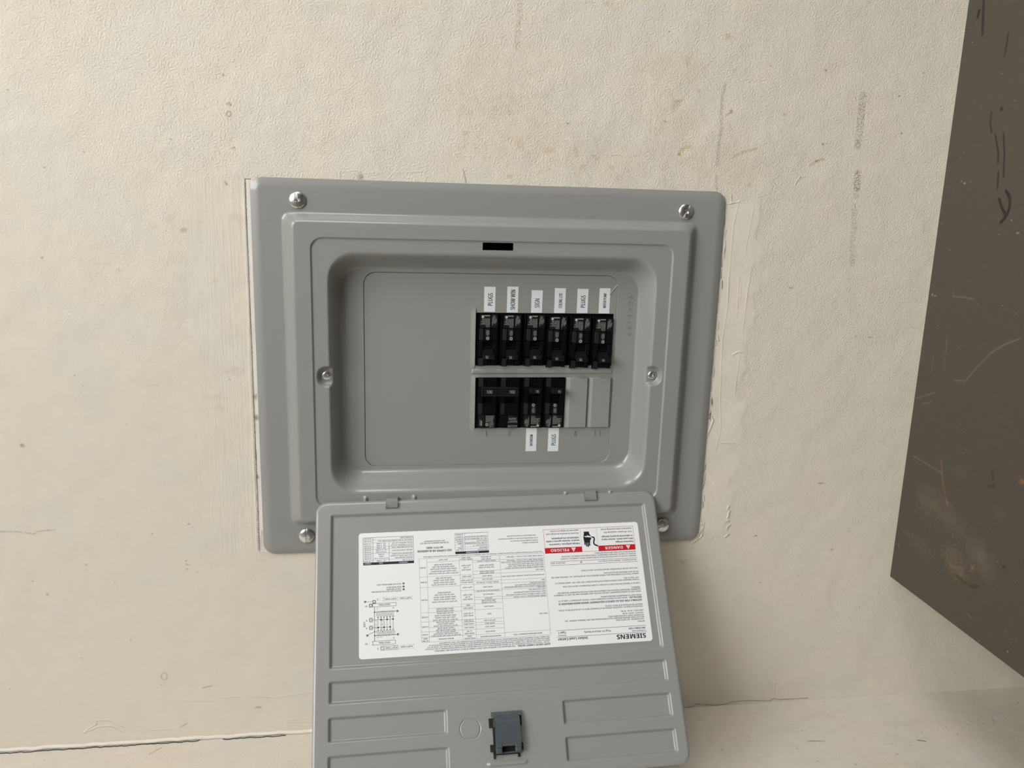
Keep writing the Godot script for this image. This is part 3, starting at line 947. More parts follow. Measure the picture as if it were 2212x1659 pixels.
	side.stroke([3.3, -29.6, 34.1, -15.4], 2, Color(.5, .45, .39), 0.42, 0.3)
	side.stroke([41.3, 49.3, 43.3, 30.7], 2, Color(.5, .45, .39), 0.42, 0.3)
	side.stroke([63.8, 4.8, 78.1, 7.9], 2, Color(.5, .45, .39), 0.42, 0.3)
	side.stroke([12.2, -97.1, 44, -98.9, 66.1, -100.6], 2, Color(.5, .45, .39), 0.42, 0.3)
	# chalky wear
	side.stroke([37.6, -134.1, 62.3, -132.4, 85.2, -140], 24, Color(.5, .46, .41), 0.16, 0.45)
	side.stroke([129.8, -162.1, 147.4, -157.8, 154.3, -178.5], 24, Color(.5, .46, .41), 0.16, 0.45)
	# chalky patches
	for q in [[51.8, -147.5, 22.4, 18.2], [97.8, -151, 29.8, 13.3], [20.5, -190.5, 14.9, 4.1], [141.1, -170.9, 17.4, 14.9], [89.7, -90.6, 12.4, 5], [157.8, -113.3, 9.9, 6.6], [48.6, -197.7, 22.4, 13.3]]: side.blot(q[0], q[1], q[2], q[3], Color(.5, .45, .4), .32)
	# tan worn patch
	for q in [[102.7, -184.8, 21.1, 13.3], [113.1, -198, 19.9, 9.9]]: side.blot(q[0], q[1], q[2], q[3], Color(.52, .45, .33), .5)
	# rust runs
	for q in [[80.9, -130, 2.5, 3.3], [133.1, -182.9, 2.5, 3.6], [87.6, -139.1, 1.5, 1.3], [179.9, -70, 4.5, 4], [139.6, -234.7, 3.5, 2.3]]: side.blot(q[0], q[1], q[2], q[3], Color(.78, .48, .2), .7)
	# rust runs
	side.stroke([62.2, -89, 66.4, -102, 71.6, -116.3, 80.2, -129.4], 3.2, Color(.5, .36, .2), 0.45, 0.4)
	# rust runs
	side.stroke([22.7, 24.2, 23.8, 6.7], 2.6, Color(.46, .36, .22), 0.45, 0.4)
	side.stroke([42.3, 24.4, 44, 15.2], 2.6, Color(.46, .36, .22), 0.45, 0.4)
	side.stroke([60.3, -86.4, 68.6, -112.3], 2.6, Color(.46, .36, .22), 0.45, 0.4)
	side.stroke([40.7, 101.7, 41.8, 94.3], 2.6, Color(.46, .36, .22), 0.45, 0.4)
	# dark scar
	side.stroke([111.4, -201.5, 124.2, -203.4, 136.2, -202.5, 144.6, -197.8], 4, Color(.2, .15, .12), 0.6, 0.2)
	side.stroke([139.3, -73.9, 141.4, -80.6], 4, Color(.2, .15, .12), 0.6, 0.2)
	side.stroke([137.3, -90.3, 145.5, -86.9], 4, Color(.2, .15, .12), 0.6, 0.2)
	var x0 := 498.5
	var x1 := 1080.0
	var y0 := -255.3 - FLOOR
	var y1 := 440.0 - FLOOR
	var zz := 470.0
	var s := Shape.new()
	s.quad(Vector3(x0, y0, 0), Vector3(x0, y0, 240), Vector3(x0, y1, 240), Vector3(x0, y1, 0), Vector3(-1, 0, 0))
	var o := Shape.new()
	o.quad(Vector3(x0, y0, 240), Vector3(x0, y0, zz), Vector3(x0, y1, zz), Vector3(x0, y1, 240), Vector3(-1, 0, 0))
	o.quad(Vector3(x1, y0, 0), Vector3(x1, y0, zz), Vector3(x1, y1, zz), Vector3(x1, y1, 0), Vector3(1, 0, 0))
	o.quad(Vector3(x0, y0, 0), Vector3(x1, y0, 0), Vector3(x1, y0, zz), Vector3(x0, y0, zz), Vector3(0, -1, 0))
	o.quad(Vector3(x0, y1, 0), Vector3(x1, y1, 0), Vector3(x1, y1, zz), Vector3(x0, y1, zz), Vector3(0, 1, 0))
	o.quad(Vector3(x0, y0, zz), Vector3(x1, y0, zz), Vector3(x1, y1, zz), Vector3(x0, y1, zz), Vector3(0, 0, 1))
	s.more = [o]
	s.shift(Vector3(-x0, -y0, 0))
	o.shift(Vector3(-x0, -y0, 0))
	var t := put("wall_cabinet", s, [painted(side, 0.5), M.brown])
	t.position = Vector3(x0, y0, 0) * 0.001
	t.set_meta("label", "dark brown painted cabinet on the wall at right, its side scuffed and rust streaked")
	t.set_meta("category", "cabinet")


func cover_height(x: float, y: float) -> float:
	var d := clampf(-rounded(x, y, 245.5, 198.5, 13) / 9.0, 0, 1)
	var z := 2.1 + 2.1 * d * (1.5 - 0.5 * d * d)
	z += 10.0 * soft(between(x, y, 216.5, 166.5, 9, 203.5, 156.0, 5))
	z -= 1.6 * soft(between(x, y, 188.3, 142.3, 12.5, 186.6, 140.6, 11))
	z -= 25.0 * soft(between(x, y, 172.5, 128.5, 28, 159.5, 108.5, 20))
	z -= 2.0 * soft(between(x, y, 136.8, 106.2, 12.8, 136.4, 105.8, 12.4))
	if absf(x) > 155.0 and absf(y) < 18.0:
		# pockets for the two cover screws, open towards the recess
		var px := absf(x) - 170.0
		var t := soft(clampf(-rounded(px, y, 15.0, 11.5, 10.0) / 4.5, 0, 1))
		z = lerpf(z, minf(z, 6.6), t)
	if y < -128.0 and y > -139.0:
		for bx in [-136.1, -84.3, 82.8, 133.6]:
			var q := Vector2(x - bx, maxf(y + 133.0, 0.0)).length()
			z += 2.0 * soft(1.0 - q / 3.2)
	return z


func panel() -> void:
	var t := thing("breaker_panel", "grey steel electrical panel set in the cream wall, its door hanging open below", "electrical panel", v(0, 0, 0))
	# cover
	var fine_x := [[-15.6, 16.2, 4.0], [-20, 20, 6.0]]
	var fine_y := [[132.5, 140.2, 1.0], [-16, 16, 0.8], [-138, -128, 0.7]]
	for s in [-1.0, 1.0]:
		for q in [[232.0, 245.5, 0.9], [202.0, 218.0, 0.8], [184.0, 190.0, 0.45], [153.0, 184.0, 0.9], [134.0, 138.5, 0.4], [122.0, 134.0, 1.2]]:
			fine_x.append([minf(q[0] * s, q[1] * s), maxf(q[0] * s, q[1] * s), q[2]])
		for q in [[185.0, 198.5, 0.9], [153.0, 168.0, 0.8], [138.5, 144.0, 0.45], [107.5, 130.0, 0.9], [103.5, 107.5, 0.4], [92.0, 103.5, 1.2]]:
			fine_y.append([minf(q[0] * s, q[1] * s), maxf(q[0] * s, q[1] * s), q[2]])
	for bx in [-136.1, -84.3, 82.8, 133.6]:
		fine_x.append([bx - 4, bx + 4, 0.7])
	var c := Shape.new()
	c.relief(lines(-245.5, 245.5, 4.0, fine_x), lines(-198.5, 198.5, 4.0, fine_y), cover_height, 245.5, 198.5, 13.0,
		func(x: float, y: float) -> bool: return rounded(x, y, 134.6, 104.0, 11.0) < 0.0 or x > -15.6 and x < 16.2 and y > 132.5 and y < 140.2, 1.4)
	for q in [[-15.6, 132.5, 16.2, 132.5, 0, 1], [-15.6, 140.2, 16.2, 140.2, 0, -1], [-15.6, 132.5, -15.6, 140.2, 1, 0], [16.2, 132.5, 16.2, 140.2, -1, 0]]:
		c.quad(Vector3(q[0], q[1], 12.7), Vector3(q[2], q[3], 12.7), Vector3(q[2], q[3], 10.8), Vector3(q[0], q[1], 10.8), Vector3(q[4], q[5], 0))
	var cover := put("cover", c, M.enamel, t, "grey pressed steel cover with a rounded shoulder and deep recess")
	embossed("6419500", Vector3(151.3, 63, -12.45), 5.0, 48.0, PI / 2, cover)
	# the box behind it
	var b := Shape.new()
	b.quad(Vector3(-198, -148, -110), Vector3(198, -148, -110), Vector3(198, 148, -110), Vector3(-198, 148, -110), Vector3(0, 0, 1))
	for s in [[-198, -148, -198, 148, 1, 0], [198, -148, 198, 148, -1, 0], [-198, -148, 198, -148, 0, 1], [-198, 148, 198, 148, 0, -1]]:
		b.quad(Vector3(s[0], s[1], 0.3), Vector3(s[2], s[3], 0.3), Vector3(s[2], s[3], -110), Vector3(s[0], s[1], -110), Vector3(s[4], s[5], 0))
	put("enclosure", b, M.shell, t)
	# screws: turn of the slot, place, radius
	for q in [[-200.0, 177.3, 4.2, 8.1, 101.0], [201.0, 176.6, 4.2, 8.0, 62.0], [-199.6, -177.3, 4.2, 8.1, 92.0], [200.0, -177.3, 4.2, 8.0, 20.0]]:
		screw("cover_screw", Vector3(q[0], q[1], q[2]), q[3], 3.6, deg_to_rad(q[4]), Vector2.ZERO, t)
	screw("deadfront_screw", Vector3(-174.8, 0.2, 6.6), 4.9, 2.2, deg_to_rad(-22), Vector2(0.1, 0.1), t)
	screw("deadfront_screw", Vector3(174.8, -0.2, 6.6), 4.6, 2.2, deg_to_rad(70), Vector2(0.05, -0.02), t)
	deadfront(t)
	door(t)


func screw(called: String, at: Vector3, r: float, high: float, turn: float, tilt: Vector2, under: Node) -> void:
	# a domed head whose rows run along the slot
	var s := Shape.new()
	var a := r * 0.1
	var xs := lines(-r, r, r / 14.0, [[-r * 0.34, r * 0.34, r * 0.04], [-r, -r * 0.9, r * 0.04], [r * 0.9, r, r * 0.04]])
	var ys := lines(-r, r, r / 14.0, [[-a * 1.25, -a, a * 0.25], [a, a * 1.25, a * 0.25], [-r * 0.34, -a * 1.25, a * 0.4], [a * 1.25, r * 0.34, a * 0.4], [-r, -r * 0.88, r * 0.02], [r * 0.88, r, r * 0.02]])
	s.relief(xs, ys, func(x: float, y: float) -> float:
		var d := Vector2(x, y).length() / r
		var z := high * (0.3 + 0.7 * sqrt(maxf(0.0, 1.0 - d * d * 0.96)))
		if absf(y) < a * 1.02:
			z -= high * 0.4
		elif absf(x) < r * 0.1 and absf(y) < r * 0.3:
			z -= high * 0.34
		return z, r, r, -1.0, null, high * 0.4)
	var o := put(called, s, M.zinc, under)
	o.position = at * 0.001
	o.rotation = Vector3(tilt.x, tilt.y, turn)


func embossed(what: String, at: Vector3, cap: float, wide: float, turn: float, under: Node) -> void:
	# each character pressed up out of the sheet
	var n := what.length()
	for k in n:
		var tm := TextMesh.new()
		tm.font = sans
		tm.text = what[k]
		tm.font_size = 48
		tm.pixel_size = cap / (48 * 0.714) * 0.001
		tm.depth = 0.00145
		tm.curve_step = 1.0
		var o := put("embossed_digit", tm, M.enamel, under)
		var off := Vector3(((k + 0.5) / n - 0.5) * wide, 0, 0).rotated(Vector3(0, 0, 1), turn)
		o.position = (at + off) * 0.001
		o.rotation.z = turn


func deadfront(t: Node3D) -> void:
	var fx := [[-24.5, -17.7, 0.7], [82.9, 83.4, 0.25], [133.8, 134.4, 0.3], [-18.5, -17.7, 0.4], [126, 136, 0.5]]
	var fy := [[-3.2, 3.2, 0.4], [-64.0, -6.5, 6.0], [6.8, 64.6, 6.0], [84, 99, 0.5], [-105.4, -92, 1.0], [92, 105.4, 1.0]]
	var s := Shape.new()
	s.relief(lines(-136.35, 136.35, 6.0, fx), lines(-105.75, 105.75, 6.0, fy), func(x: float, y: float) -> float:
		var z := -13.0
		# lips bent up beside the openings
		for q in [[6.8, 64.6, -18.5], [-64.0, -6.5, -17.7]]:
			if y > q[0] - 1 and y < q[1] + 1 and x < q[2] + 0.1:
				z += 1.3 * soft((x - q[2] + 6.0) / 6.0)
		# rib between the rows
		if x > -21.5 and x < 134.2:
			z += 1.1 * soft((2.6 - absf(y)) / 1.0)
		# crease out to the corner
		if x > 125 and y > 84:
			var e := Geometry2D.get_closest_point_to_segment(Vector2(x, y), Vector2(128, 86), Vector2(137.3, 97.7))
			z += 0.6 * soft(1.0 - e.distance_to(Vector2(x, y)) / 0.9)
		return z, 136.35, 105.75, 12.35,
		func(x: float, y: float) -> bool: return x > -18.5 and x < 133.8 and y > 6.8 and y < 64.6 or x > -17.7 and x < 82.9 and y > -64.0 and y < -6.5)
	for q in [[-18.5, 6.8, 133.8, 64.6], [-17.7, -64.0, 82.9, -6.5]]:
		for e in [[q[0], q[1], q[2], q[1], 0, 1], [q[0], q[3], q[2], q[3], 0, -1], [q[0], q[1], q[0], q[3], 1, 0], [q[2], q[1], q[2], q[3], -1, 0]]:
			s.quad(Vector3(e[0], e[1], -11.8 if e[4] == 1 else -13.0), Vector3(e[2], e[3], -11.8 if e[4] == 1 else -13.0), Vector3(e[2], e[3], -14.6), Vector3(e[0], e[1], -14.6), Vector3(e[4], e[5], 0))
	var d := put("deadfront", s, M.enamel, t, "flat grey inner plate with two rows of breaker openings")
	for q in [[83.3, 107.9], [108.8, 134.2]]:
		var f := Shape.new()
		var w: float = q[1] - q[0]
		f.relief(lines(0, w, 4.0, [[0, 5, 0.5], [w - 0.8, w, 0.2]]), lines(-64.2, -6.6, 6.0, [[-64.2, -63, 0.2], [-7.8, -6.6, 0.2]]), func(x: float, y: float) -> float:
			return -12.9 + 2.8 * soft(x / 4.6) * soft((w - x) / 0.8 + 0.15) * soft((y + 64.2) / 0.9 + 0.15) * soft((-6.6 - y) / 0.9 + 0.15), 0, 0, 0, null, 1.0)
		f.shift(Vector3(q[0], 0, 0))
		put("filler_plate", f, M.enamel, d)
	for q in [["1", -4.7, -70.1], ["3", 21.2, -69.9], ["9", 96.5, -70.9], ["11", 121.7, -71.0]]:
		embossed(q[0], Vector3(q[1], q[2], -12.95), 6.4, 5.6 * q[0].length(), PI, d)
	# the tapes: left, bottom, top, words, from, to, middle, capitals
	for q in [[-10.0, 65.5, 92.5, "PLUGS", 71.8, 85.6, -3.3, 4.9, "above the first breaker from the left in the top row"], [14.8, 65.0, 93.0, "SHOW WIN", 67.9, 89.8, 21.2, 4.9, "above the second breaker in the top row"],
			[41.3, 65.0, 89.4, "SIGN", 70.4, 80.6, 47.8, 4.9, "above the third breaker in the top row"], [66.7, 64.9, 92.0, "CEILING LITE", 70.2, 86.6, 73.4, 3.5, "above the fourth breaker in the top row"],
			[91.8, 65.0, 91.6, "PLUGS", 70.7, 84.4, 98.4, 4.9, "above the fifth breaker in the top row"], [116.3, 65.0, 92.6, "WATER PUMP", 70.7, 87.2, 122.7, 3.2, "above the last breaker in the top row"],
			[40.3, -91.3, -64.6, "BATHROOM", -85.4, -71.9, 46.5, 3.2, "below the third place in the bottom row"], [65.6, -91.8, -64.6, "PLUGS", -85.3, -72.0, 72.0, 4.9, "below the last breaker in the bottom row"]]:
		var long: float = q[2] - q[1]
		var pr := Print.new(long, 12.1, 15.0, Color(0.86, 0.875, 0.89))
		for e in [-0.07, 0.07]:
			pr.words(q[3], q[4] - q[1] + e, q[6] - q[0], q[7], q[5] - q[4], sans, Color(0.05, 0.05, 0.06))
		var tape := Shape.new()
		var z := -12.75
		var a := Vector3(q[0], q[1], z)
		var bb := Vector3(q[0] + 12.1, q[1], z)
		var cc := Vector3(q[0] + 12.1, q[2], z)
		var dd := Vector3(q[0], q[2], z)
		var up := Vector3(0, 0, 1)
		tape.tri(a, bb, cc, up, up, up, Vector2(0, 0), Vector2(0, 1), Vector2(1, 1))
		tape.tri(a, cc, dd, up, up, up, Vector2(0, 0), Vector2(1, 1), Vector2(1, 0))
		for e in [[a, bb, Vector3(0, -1, 0)], [bb, cc, Vector3(1, 0, 0)], [cc, dd, Vector3(0, 1, 0)], [dd, a, Vector3(-1, 0, 0)]]:
			tape.tri(e[0], e[1], e[1] - up * 0.25, e[2])
			tape.tri(e[0], e[1] - up * 0.25, e[0] - up * 0.25, e[2])
		var m := plain(Color(1, 1, 1), 0.35)
		m.albedo_texture = pr.texture()
		put("circuit_label", tape, m, d, "white tape label reading %s %s" % [q[3], q[8]])


func door(t: Node3D) -> void:
	var panels := [[-170.6, 173.2, 13.6, 169.2, 2.8], [-170.8, 173.6, 180.0, 202.0, 2.8], [-171.0, -56.2, 213.0, 236.2, 2.6], [59.8, 173.6, 212.6, 236.0, 2.6], [-171.2, -55.6, 247.0, 269.8, 2.6], [59.6, 173.8, 246.6, 269.8, 2.6]]
	var fx := [[-185.8, -164.0, 0.8], [166.0, 185.8, 0.8], [-62.0, -50.0, 0.8], [54.0, 66.0, 0.8], [-46, -22, 0.45], [-20, 22, 1.5]]
	var fy := [[128, 140.5, 1.0], [-140.5, -137, 0.9], [-104, -82, 0.45]]
	for q in panels:
		for e in [q[2], q[3]]:
			fy.append([140.5 - e - 5.0, 140.5 - e + 5.0, 0.7])
	fy.append([-129.5, -122.5, 0.5])
	var s := Shape.new()
	s.relief(lines(-185.8, 185.8, 4.0, fx), lines(-140.5, 140.5, 3.0, fy), func(x: float, y: float) -> float:
		var dv := 140.5 - y
		var z := -1.2 * pow(1.0 - clampf(-rounded(x, y, 185.8, 140.5, 12.0) / 3.0, 0, 1), 2)
		for q in panels:
			var d := rounded(x - (q[0] + q[1]) / 2, dv - (q[2] + q[3]) / 2, (q[1] - q[0]) / 2, (q[3] - q[2]) / 2, 2.5)
			if d < 0:
				z -= 3.0 * soft(-d / q[4])
		# a round knock-out with flat top and bottom
		var kx := x + 34.2
		var ky := dv - 232.9
		if absf(kx) < 13 and absf(ky) < 13:
			var k := absf(maxf(Vector2(kx, ky).length() - 10.0, absf(ky) - 8.9))
			z -= 0.7 * soft(1.0 - k / 0.75)
		# a bar under the latch
		var bar := Vector2(maxf(absf(x - 0.6) - 17.0, 0.0), dv - 266.0).length()
		z += 1.7 * soft((2.9 - bar) / 1.8)
		return z, 185.8, 140.5, 12.0, null, 2.4)
	s.shift(Vector3(0, -140.5, 0))
	var d := put("door", s, M.enamel, t, "open grey door hanging down, seen from inside, with pressed panels")
	d.transform = Transform3D(Basis(Vector3(0.99992, 0.0108, -0.0068), Vector3(-0.0128, 0.8179, -0.5752), Vector3(-0.0007, 0.5753, 0.818)).orthonormalized(), Vector3(-2.03, -133.84, 14.73) * 0.001)
	# sheet with the instructions
	var p := Print.new(304.7, 127.0, 6.72, Color(0.9, 0.9, 0.905))
	instructions(p)
	var st := Shape.new()
	var xs := lines(-152.35, 152.35, 60.0, [[-152.35, -149, 0.5], [149, 152.35, 0.5]])
	st.relief(xs, lines(-63.5, 63.5, 40.0, [[-63.5, -60, 0.5], [60, 63.5, 0.5]]), func(_x: float, _y: float) -> float: return -2.75, 152.35, 63.5, 3.2, null, 0.2)
	for k in st.t.size():
		st.t[k] = Vector2.ONE - st.t[k]
	st.shift(Vector3(10.8, -97.6, 0))
	var m := plain(Color(1, 1, 1), 0.4)
	m.albedo_texture = p.texture()
	put("instruction_sheet", st, m, d, "white printed instruction sheet with red danger boxes, upside down")
	# hinge clips
	for x in [-113.1, 105.3]:
		var h := Shape.new()
		h.prism(PackedVector2Array([Vector2(-8.7, 0.1), Vector2(-8.7, 1.9), Vector2(-5.5, 3.0), Vector2(-2.0, 3.4), Vector2(1.0, 2.6), Vector2(3.0, 0.6), Vector2(3.9, -2.2), Vector2(3.6, -5.5), Vector2(2.0, -5.5), Vector2(2.2, -2.4), Vector2(1.4, -0.2), Vector2(0.3, 0.1)]), x, x + 13.1)
		for e in [x, x + 12.1]:
			h.box(Vector3(e, -8.9, 0.0), Vector3(e + 1.0, 0.2, 3.3), 0.3)
		put("hinge_clip", h, M.clip, d)
	latch(d)


func latch(d: Node3D) -> void:
	var a := Shape.new()
	var base := -0.2
	# sloping top plate, then the raised thumb face
	a.prism(PackedVector2Array([Vector2(-219.2, base), Vector2(-219.2, 3.0), Vector2(-223.6, 5.2), Vector2(-223.6, base)]), -13.0, 16.6)
	a.prism(PackedVector2Array([Vector2(-221.5, base), Vector2(-221.5, 4.0), Vector2(-227.9, 9.0), Vector2(-228.4, 9.2), Vector2(-250.2, 9.2), Vector2(-250.8, 8.7), Vector2(-250.8, 6.5), Vector2(-229, 6.5), Vector2(-229, base)]), -10.2, 14.4)
	# side walls and the two hooks at the foot
	for x in [-10.2, 12.6]:
		a.box(Vector3(x, -256.0, base), Vector3(x + 1.8, -228.0, 8.6), 0.3)
	for x in [-10.6, 8.4]:
		a.box(Vector3(x, -252.0, 5.0), Vector3(x + 6.2, -247.5, 9.7), 0.5)
		a.box(Vector3(x, -257.0, 1.0), Vector3(x + 6.2, -251.0, 9.2), 1.2)
	a.box(Vector3(-10.2, -257.4, base), Vector3(14.4, -256.0, 4.0), 0.4)
	var k := Shape.new()
	for q in [[-15.6, -233.5, -11.8, -224.8, 2.6], [-12.2, -250, -10.4, -233, 1.5], [-15.6, -255.2, -11.0, -248.8, 3.0], [15.0, -233.0, 17.0, -224.0, 2.6], [15.0, -255.0, 17.0, -249.0, 3.0], [14.6, -250, 15.4, -233, 1.5], [-12.8, -261.6, -11.0, -255.0, 2.0], [11.2, -261.4, 13.0, -255.0, 2.0], [-11.5, -258.4, 12.2, -257.2, 2.0], [-4.2, -256, 8.2, -251, 1.2]]:
		k.box(Vector3(q[0], q[1], base), Vector3(q[2], q[3], q[4]), 0.3)
	a.more = [k]
	put("latch", a, [M.latch, M.latch_dark], d, "dark blue grey plastic latch")


func bullet(p: Print, s: String, x: float, y: float) -> void:
	p.disc(x, y, 1.05, Color(0.1, 0.1, 0.15))
	p.words(s, x, y, 1.3, 0, bold, Color(0.9, 0.9, 0.9), 1)


func instructions(p: Print) -> void:
	var k := Color(0.09, 0.09, 0.13)
	var red := Color(0.72, 0.07, 0.13)
	var white := Color(0.9, 0.9, 0.905)
	# left hand column: middle height, capitals, from, to
	p.words("SIEMENS", 5.9, 5.9, 4.6, 32.4, bold, Color(0.03, 0.03, 0.05))
	p.words("Indoor Load Center", 69, 7.1, 2.6, 32, bold, k)
	p.rect(5.4, 9.2, 102, 9.45, k)
	p.words("Catalog Number", 5.7, 10.9, 1.25, 15.7, sans, k)
	p.words("SN1224L1125", 5.6, 13.8, 1.7, 18.4, bold, k)
	p.words("Plug-On Neutral Ready", 43.4, 12.7, 1.9, 29, sans, k)
	p.words("Enclosure", 91.5, 10.9, 1.4, 9.1, sans, k)
	p.words("Type 1", 91.7, 13.6, 1.9, 8.4, bold, k)
	p.rect(5.4, 15.9, 102, 16.15, k)
	for q in [[20.6, 13.5, "RATING:"], [22.9, 36.8, "125A MAXIMUM   BUS RATED 200A"], [25.0, 92.0, "BACK FED MAIN BREAKER REQUIRES HOLD DOWN MEANS AND LINE TERMINAL BARRIER - SEE"], [27.2, 44.7, "ACCESSORY CHART FOR REQUIRED KIT(S)"],
			[29.4, 29.1, "120/240 V ~ 60 HZ  1Ø 3W"], [31.9, 30.4, "208Y/120 V ~ 60 HZ  1Ø 3W"], [36.0, 97.6, "FOR INSTALLATION BY A QUALIFIED PERSON IN ACCORDANCE WITH ALL LOCAL ELECTRICAL CODES"], [38.2, 46.9, "AND/OR THE NATIONAL ELECTRICAL CODE ®"],
			[47.9, 51.3, "FRONT NEXT TO APPROPRIATE BREAKER HANDLE."], [51.8, 101.0, "WHEN USED AS SERVICE EQUIPMENT, UNUSED NEUTRAL BAR TERMINALS MAY BE USED TO TERMINATE"], [54.1, 97.0, "EQUIPMENT GROUNDING WIRES IN THE COMBINATIONS INDICATED FOR EQUIPMENT GROUND BAR"], [56.1, 16.2, "TERMINALS."],
			[60.4, 90.9, "SUM OF QT BREAKER RATING IS NOT TO EXCEED 110 AMPS PER BRANCH CIRCUIT BUS STAB."], [64.3, 98.7, "TO RESET BREAKERS WITH TRIPPED HANDLE POSITION BETWEEN \"ON\" AND \"OFF\", MOVE HANDLE TO"], [66.5, 23.5, "\"OFF\" THEN TO \"ON\"."],
			[70.6, 102.0, "REMOVE TWISTOUTS FROM TRIM ONLY WHERE BREAKERS WILL BE INSTALLED.  ALL OPENINGS MUST BE"], [72.8, 45.0, "FILLED WITH BREAKERS OR FILLER PLATES."], [76.6, 69.5, "THIS LOAD CENTER IS INVERTIBLE FOR BOTTOM FEED APPLICATIONS."],
			[90.0, 90.5, "WARNING: DO NOT ALLOW PETROLEUM BASED (HYDROCARBON) SPRAYS, CHEMICALS, SOLVENTS"], [92.3, 89.3, "OR PAINT TO CONTACT INTERIOR COMPONENTS. PETROLEUM BASED CHEMICALS CAN CAUSE"], [94.5, 52.7, "DEGRADATION OF ELECTRICAL INSULATING MATERIALS."]]:
		p.words(q[2], 5.7, q[0], 1.35, q[1] - 5.7, sans, k)
	p.words("SUITABLE FOR USE AS SERVICE EQUIPMENT WHEN MAIN BREAKER IS", 5.5, 42.6, 1.9, 91.5, bold, k)
	p.words("INSTALLED.", 5.5, 45.6, 1.8, 14.5, bold, k)
	p.words("WHEN USED AS SERVICE EQUIPMENT APPLY \"SERVICE DISCONNECT\" LABEL(S) TO", 21.5, 45.7, 1.35, 75.7, sans, k)
	for y in [83.4, 87.2]:
		p.rect(5.5, y, 102.2, y + 0.3, k)
	p.words("Siemens Industry, Inc. - Peachtree Corners, Georgia U.S.A.", 6.3, 85.5, 1.35, 43.2, sans, k)
	p.words("J2", 67, 85.5, 1.6, 2.2, bold, k)
	p.words("4086-3243-01  Rev01", 85.1, 85.6, 1.3, 16.7, sans, k)
	# danger boxes
	p.frame(6.0, 96.6, 107.0, 122.6, Color(0.62, 0.2, 0.24), 0.25)
	p.rect(6.2, 96.5, 47.4, 102.5, red)
	p.rect(65.9, 96.5, 107.0, 102.5, red)
	p.rect(47.3, 96.6, 47.5, 122.4, Color(0.62, 0.2, 0.24))
	p.rect(65.8, 96.6, 66.0, 122.4, Color(0.62, 0.2, 0.24))
	for x in [14.0, 75.3]:
		p.shape(PackedVector2Array([Vector2(x, 97.1), Vector2(x + 2.6, 101.7), Vector2(x - 2.6, 101.7)]), white)
		p.rect(x - 0.25, 98.6, x + 0.25, 100.3, red)
		p.rect(x - 0.25, 100.7, x + 0.25, 101.2, red)
	p.words("DANGER", 19.2, 99.5, 3.0, 20.4, bold, white)
	p.words("PELIGRO", 79.5, 99.5, 3.0, 20.8, bold, white)
	for q in [[7.0, 105.5, 20.8, "Hazardous Voltage.", 1], [6.9, 108.8, 35.7, "Will cause death, serious injury", 1], [6.9, 111.9, 36, "or substantial property damage.", 1], [7.1, 116.6, 32.3, "Turn off power supplying this", 0], [7.1, 120.0, 35.8, "equipment before working inside.", 0],
			[67.2, 105.9, 33.7, "Voltaje peligroso. Causará la", 1], [67.4, 109.3, 37, "muerte, lesiones graves o daño", 1], [67.5, 112.3, 30.9, "substancial a la propiedad.", 1], [67.3, 117.2, 36.8, "Desconecte el suministro de energía a este", 0], [67.3, 120.3, 32.6, "equipo antes de trabajar en su interior.", 0]]:
		p.words(q[3], q[0], q[1], 1.75, q[2], bold if q[4] else sans, k)
	# the hand, its cuff below, struck by a spark from the cable
	var ink := Color(0.06, 0.06, 0.1)
	for q in [[56.0, 106.4, 62.2, 113.4], [56.2, 115.2, 62.0, 118.4]]:
		p.rect(q[0], q[1], q[2], q[3], ink)
	for q in [[62.0, 104.6], [60.3, 102.8], [58.6, 102.2], [56.9, 103.4]]:
		p.rect(q[0] - 0.65, q[1], q[0] + 0.65, 108, ink)
		p.disc(q[0], q[1], 0.65, ink)
	p.shape(PackedVector2Array([Vector2(56.0, 108.5), Vector2(54.6, 110.0), Vector2(54.2, 112.5), Vector2(56.2, 116.4), Vector2(62.0, 116.4), Vector2(63.2, 112.5), Vector2(62.6, 106.8), Vector2(57, 107)]), ink)
	p.shape(PackedVector2Array([Vector2(63.4, 113.6), Vector2(59.2, 112.0), Vector2(59.6, 112.9), Vector2(56.6, 111.8), Vector2(57.0, 112.6), Vector2(53.4, 111.2), Vector2(56.2, 114.2), Vector2(56.0, 113.3), Vector2(59.0, 114.6), Vector2(58.8, 113.6)]), white)
	for q in [[53.2, 112.3, 51.3, 111.6], [51.3, 111.6, 50.9, 110.0], [50.9, 110.0, 51.8, 107.5], [51.8, 107.5, 52.2, 105.6], [52.2, 105.6, 51.2, 103.8], [51.2, 103.8, 48.4, 102.4]]:
		p.line(q[0], q[1], q[2], q[3], ink, 1.15)
	# middle: ratings table
	p.words("SHORT CIRCUIT CURRENT RATING", 109.2, 3.5, 1.7, 34.3, bold, k)
	p.words("- THIS PANELBOARD HAS A MAXIMUM SHORT CIRCUIT CURRENT RATING OF 100,000 RMS AMPS SYMMETRICAL.", 145, 3.6, 1.25, 84.5, sans, k)
